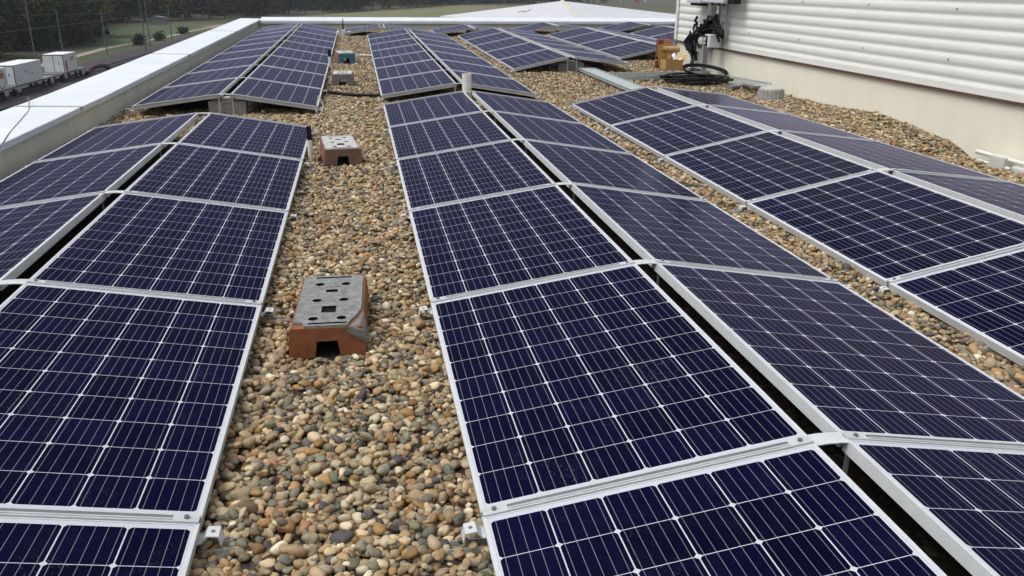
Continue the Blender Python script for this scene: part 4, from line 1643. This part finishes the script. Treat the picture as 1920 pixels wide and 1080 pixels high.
mast('tallest grey railway mast, rising straight above the parapet edge', -38.6, 170.0, 13.5, 1)
mast('dark short railway mast where the pale path meets the lawn', -43.4, 162.4, 7.6, 0, True)
mast('grey railway mast before the low bushes on the lawn', -40.8, 184.0, 12.0, 1)
mast('dark short mast before the small hut', -40.9, 206.0, 7.4, 0, True)
mast('pale leaning mast among the trees above the last container', -51.0, 150.0, 13.0, 1)
mast('thin mast rising directly behind the red emblem container', -47.5, 152.5, 7.8, 0)
m = MB()
for z, y0, y1 in ((GZ + 10.2, 90, 230), (GZ + 11.2, 90, 230), (GZ + 6.2, 90, 230)):
    m.tube([(-45.6, y0, z), (-42.2, 150, z - 0.15), (-38.0, 190, z - 0.1), (-35.5, y1, z)], 0.026, 5, 8)
for z in (GZ + 7.0, GZ + 9.0):
    m.tube([(-53, 152, z), (-46.5, 160, z - 0.1), (-39.4, 168, z)], 0.024, 5, 6)
tag(m.obj('overhead_wire', M['mast']), 'thin overhead wires strung between the railway masts', 'wire')


def hut():
    t = thing('trackside_hut', 'tiny pale hut at the edge of the wood past the lawn', 'hut', (-57.5, 272, GZ))
    m = MB()
    m.box(-2.4, 2.4, -1.4, 1.4, 0, 2.0)
    m.obj('wall', mat_simple('pale_hut_wall', (0.20, 0.21, 0.22), 0.8), t)
    m = MB()
    m.prism([(-2.6, 2.01), (2.6, 2.01), (0, 2.5)], -1.6, 1.6)
    m.obj('roof', mat_simple('hut_roof', (0.18, 0.18, 0.19), 0.8), t)
    m = MB()
    for x in (-1.3, 1.3):
        MB().box(x - 0.35, x + 0.35, -1.43, -1.401, 0.8, 1.5).obj('window', M['slot'], t)


hut()


# trees: trunk with limbs, crown of many leaf clumps
def mat_leaf(name, a, c, d):
    b = NB(name)
    oi = b.n('ShaderNodeObjectInfo')
    at = b.n('ShaderNodeAttribute', attribute_name='leaf')
    col = b.ramp(at.outputs['Fac'], [(0, a), (0.55, c), (1, d)])
    v = b.ramp(oi.outputs['Random'], [(0, (0.65, 0.7, 0.7)), (1, (1.25, 1.15, 1.1))])
    b.set(Base_Color=b.mix(1.0, col, v, 'MULTIPLY'), Roughness=0.8)
    b.bsdf.inputs['Specular IOR Level'].default_value = 0.2
    return b.m


LEAF = {'dark green': mat_leaf('dark_green_leaves', (0.010, 0.022, 0.008), (0.024, 0.042, 0.013), (0.052, 0.072, 0.022)),
        'olive': mat_leaf('olive_leaves', (0.022, 0.030, 0.006), (0.064, 0.070, 0.013), (0.12, 0.115, 0.024)),
        'russet': mat_leaf('russet_leaves', (0.036, 0.016, 0.006), (0.095, 0.042, 0.012), (0.16, 0.080, 0.020)),
        'yellowing': mat_leaf('yellow_leaves', (0.055, 0.048, 0.010), (0.15, 0.12, 0.022), (0.23, 0.175, 0.035)),
        'grey-brown': mat_leaf('bare_twigs', (0.030, 0.026, 0.022), (0.060, 0.052, 0.045), (0.085, 0.075, 0.065))}
M['bark'] = mat_simple('bark', (0.06, 0.05, 0.042), 0.95, 0, 0.3, 2)


def crown_arrays(seed, nclump, per, size, conical=False):
    g = np.random.default_rng(seed)
    cs = []
    for i in range(nclump):
        u = g.normal(size=3)
        u /= np.linalg.norm(u)
        rr = g.uniform(0.35, 1.0) ** 0.6
        c = u * rr * np.array([0.36, 0.36, 0.46])
        c[2] += 0.52
        if conical:
            s = 1.15 - c[2]
            c[0] *= s * 1.1
            c[1] *= s * 1.1
        cs.append(c)
    cs = np.array(cs)
    cen = np.repeat(cs, per, 0)
    sp = np.repeat(g.uniform(0.05, 0.12, nclump), per)
    p = cen + g.normal(size=cen.shape) * sp[:, None]
    n = len(p)
    a = g.normal(size=(n, 3))
    a /= np.linalg.norm(a, axis=1)[:, None]
    b_ = np.cross(a, g.normal(size=(n, 3)))
    b_ /= np.linalg.norm(b_, axis=1)[:, None]
    s = g.uniform(0.6, 1.3, n)[:, None] * size
    Q = np.stack([p - a * s - b_ * s * 0.6, p + a * s - b_ * s * 0.5, p + a * s * 0.8 + b_ * s * 0.6, p - a * s * 0.7 + b_ * s * 0.7], 1)
    leaf = np.clip(np.repeat(g.uniform(0.1, 0.8, nclump), per) + g.normal(0, 0.18, n), 0, 1)
    return Q.reshape(-1, 3), np.arange(n * 4).reshape(-1, 4), leaf


def trunk_mesh(seed):
    g = random.Random(seed)
    m = MB()
    m.tube([(0, 0, -0.02), (0.01 * g.uniform(-1, 1), 0, 0.15), (0.02 * g.uniform(-1, 1), 0.01, 0.4), (0.02, 0.0, 0.75)], 0.018, 7, 4, 0.005)
    for k in range(6):
        z = g.uniform(0.22, 0.6)
        a = g.uniform(0, 6.28)
        m.tube([(0, 0, z), (0.10 * math.cos(a), 0.10 * math.sin(a), z + 0.09), (0.24 * math.cos(a), 0.24 * math.sin(a), z + 0.20)], 0.008, 5, 3, 0.002)
    return m.mesh('trunk', M['bark'])


TREE_ME = {}
for i, kk in enumerate(LEAF):
    for v in range(2):
        bare = kk == 'grey-brown'
        V, Fc, lf = crown_arrays(100 + i * 7 + v, 62, 34 if not bare else 26, 0.020 if not bare else 0.011)
        TREE_ME[(kk, v)] = (trunk_mesh(200 + i * 3 + v), mesh_np('crown', V, Fc, LEAF[kk], False, {'leaf': ('FACE', lf)}))
LABELS = {'dark green': 'dark green tree at the edge of the wood beyond the railway', 'olive': 'olive green tree at the edge of the wood beyond the railway',
          'russet': 'russet autumn tree at the edge of the wood beyond the railway', 'yellowing': 'yellowing autumn tree at the edge of the wood beyond the railway',
          'grey-brown': 'half-bare grey tree at the edge of the wood beyond the railway'}
n_tree = 0


def tree(x, y, h, kk, z=GZ, wide=1.0):
    global n_tree
    n_tree += 1
    t = thing('broadleaf_tree', LABELS[kk], 'tree', (x, y, z), kk + ' trees along the wood edge')
    t.scale = (h * wide, h * wide, h)
    t.rotation_euler = (0, 0, rng.uniform(0, 6.28))
    tr, cr = TREE_ME[(kk, rng.randrange(2))]
    link('trunk', tr, t)
    link('crown', cr, t)


def pick(ws):
    r_ = rng.random() * sum(w_ for _, w_ in ws)
    for k_, w_ in ws:
        r_ -= w_
        if r_ <= 0:
            return k_
    return ws[-1][0]


LEFT = [('dark green', 4), ('olive', 3), ('russet', 1.8), ('yellowing', 1.6), ('grey-brown', 0.4)]
FAR = [('dark green', 3), ('olive', 3), ('russet', 0.7), ('yellowing', 0.5), ('grey-brown', 3.0)]
for i in range(24):                   # wood close behind the path, left of the lawn
    tree(-57 - rng.uniform(0, 42), 152 + rng.uniform(0, 44), rng.uniform(11, 19), pick(LEFT), wide=rng.uniform(0.8, 1.1))
for i in range(10):                   # fringe along the far left edge of the lawn
    tree(-55 - rng.uniform(0, 10), 186 + rng.uniform(0, 24), rng.uniform(6, 12), pick(LEFT), wide=1.15)
for i in range(14):                   # low fringe in front
    tree(-54.5 - rng.uniform(0, 9), 146 + rng.uniform(0, 42), rng.uniform(5, 9), pick(LEFT), wide=1.2)
edge = [(-58, 200), (-72, 222), (-74, 252), (-66, 288), (-40, 318), (-22, 350), (8, 414), (35, 465), (62, 522), (95, 545), (135, 555), (180, 600)]
for (a, b_) in zip(edge[:-1], edge[1:]):
    d = math.hypot(b_[0] - a[0], b_[1] - a[1])
    k = max(3, int(d / 7.5))
    for i in range(k):
        t_ = (i + rng.random()) / k
        x, y = a[0] + (b_[0] - a[0]) * t_, a[1] + (b_[1] - a[1]) * t_
        tree(x - rng.uniform(0, 5), y + rng.uniform(2, 12), rng.uniform(11, 20), pick(FAR), wide=rng.uniform(0.8, 1.15))


def bush(label, x, y, h, kk):
    g = NR.integers(0, 999)
    V, Fc, lf = crown_arrays(int(g) + 5, 26, 30, 0.05)
    V = V * np.array([1.4, 1.4, 1.0]) - np.array([0, 0, 0.18])
    o = link('bush', mesh_np('bush', V, Fc, LEAF[kk], False, {'leaf': ('FACE', lf)}))
    o.location = (x, y, GZ)
    o.scale = (h, h, h)
    tag(o, label, 'bush')


bush('small dark bush on the lawn beside the tallest mast', -43.3, 187, 2.6, 'dark green')
bush('low olive bush on the verge between two masts', -42.2, 200, 2.2, 'olive')
bush('broad low bush at the far corner of the lawn', -42.0, 226, 2.4, 'dark green')


def far_wood():
    g = np.random.default_rng(77)
    VV, FF, LL = [], [], []
    off = 0
    protos = [crown_arrays(300 + i, 34, 16, 0.035) for i in range(4)]

    spots = []
    for i in range(420):
        t_ = g.uniform(0, len(edge) - 1.001)
        k = int(t_)
        a, b_ = edge[k], edge[k + 1]
        x = a[0] + (b_[0] - a[0]) * (t_ - k)
        y = a[1] + (b_[1] - a[1]) * (t_ - k)
        dep = g.uniform(14, 160)
        spots.append((x - dep * 0.55 * g.uniform(0.2, 1.2), y + dep * 0.85))
    for i in range(200):
        spots.append((-75 - g.uniform(0, 130), 120 + g.uniform(0, 190)))
    for i in range(130):
        spots.append((g.uniform(60, 420), g.uniform(700, 900)))
    for x, y in spots:
        V, Fc, lf = protos[g.integers(0, 4)]
        h = g.uniform(13, 24)
        a = g.uniform(0, 6.28)
        c, s = math.cos(a), math.sin(a)
        P = np.stack([V[:, 0] * c - V[:, 1] * s, V[:, 0] * s + V[:, 1] * c, V[:, 2] * 1.1 - 0.12], 1) * h + np.array([x, y, land_z(x, y)])
        VV.append(P)
        FF.append(Fc + off)
        LL.append(np.clip(lf * 0.7 + g.uniform(0, 0.3), 0, 1))
        off += len(V)
    me = mesh_np('wood', np.concatenate(VV), np.concatenate(FF), mat_leaf('wood_leaves', (0.010, 0.018, 0.007), (0.030, 0.040, 0.013), (0.075, 0.064, 0.022)), False,
                 {'leaf': ('FACE', np.concatenate(LL))})
    kind(link('wood', me), 'stuff')


far_wood()


# far road: an orange sign and a few parked cars
def far_car(label, x, y, col):
    t = thing('parked_car', label, 'car', (x, y, GZ + 0.03))
    m = MB()
    prof = [(-2.1, 0.35), (2.1, 0.35), (2.15, 0.75), (1.3, 0.9), (0.7, 1.42), (-1.2, 1.42), (-1.9, 0.95), (-2.15, 0.85)]
    m.prism(prof, -0.85, 0.85)
    m.obj('body', mat_simple('car_paint', col, 0.3), t)
    m = MB()
    m.box(-1.1, 0.7, -0.862, -0.851, 0.92, 1.34)
    m.obj('side_window', M['black_plastic'], t)
    for sx in (-1.3, 1.3):
        m = MB()
        m.cyl((sx, -0.9, 0.32), (sx, 0.9, 0.32), 0.32, n=14)
        m.obj('wheel', M['black_plastic'], t)


far_car('distant silver car on the far road', 197, 632, (0.5, 0.5, 0.52))
far_car('distant red car on the far road', 206, 627, (0.4, 0.05, 0.04))
far_car('distant white car on the far road', 213, 624, (0.6, 0.6, 0.6))
t = thing('orange_sign', 'distant orange sign board above the hall roof tip', 'sign', (164, 640, GZ))
MB().box(-2.4, 2.4, -0.1, 0.1, 1.2, 5.0).obj('board', mat_simple('orange_board', (0.65, 0.28, 0.05), 0.6), t)
m = MB()
m.cyl((-1.8, 0, 0), (-1.8, 0, 1.19), 0.12, n=8)
m.cyl((1.8, 0, 0), (1.8, 0, 1.19), 0.12, n=8)
m.obj('post', M['slot'], t)

# ------------------------------------------------------------------ air
HAZE = 0.00022
hz = NB('damp_air')
hz.t.nodes.remove(hz.bsdf)
pv = hz.n('ShaderNodeVolumePrincipled')
pv.inputs['Color'].default_value = (0.80, 0.86, 0.95, 1)
pv.inputs['Density'].default_value = HAZE
pv.inputs['Anisotropy'].default_value = 0.0
hz.l(pv.outputs[0], hz.t.nodes['Material Output'].inputs['Volume'])
kind(MB().box(-1010, 1010, -310, 1410, GZ - 1.0, 120).obj('haze', hz.m), 'stuff')

print('panels', N_PANEL, 'trees', n_tree)
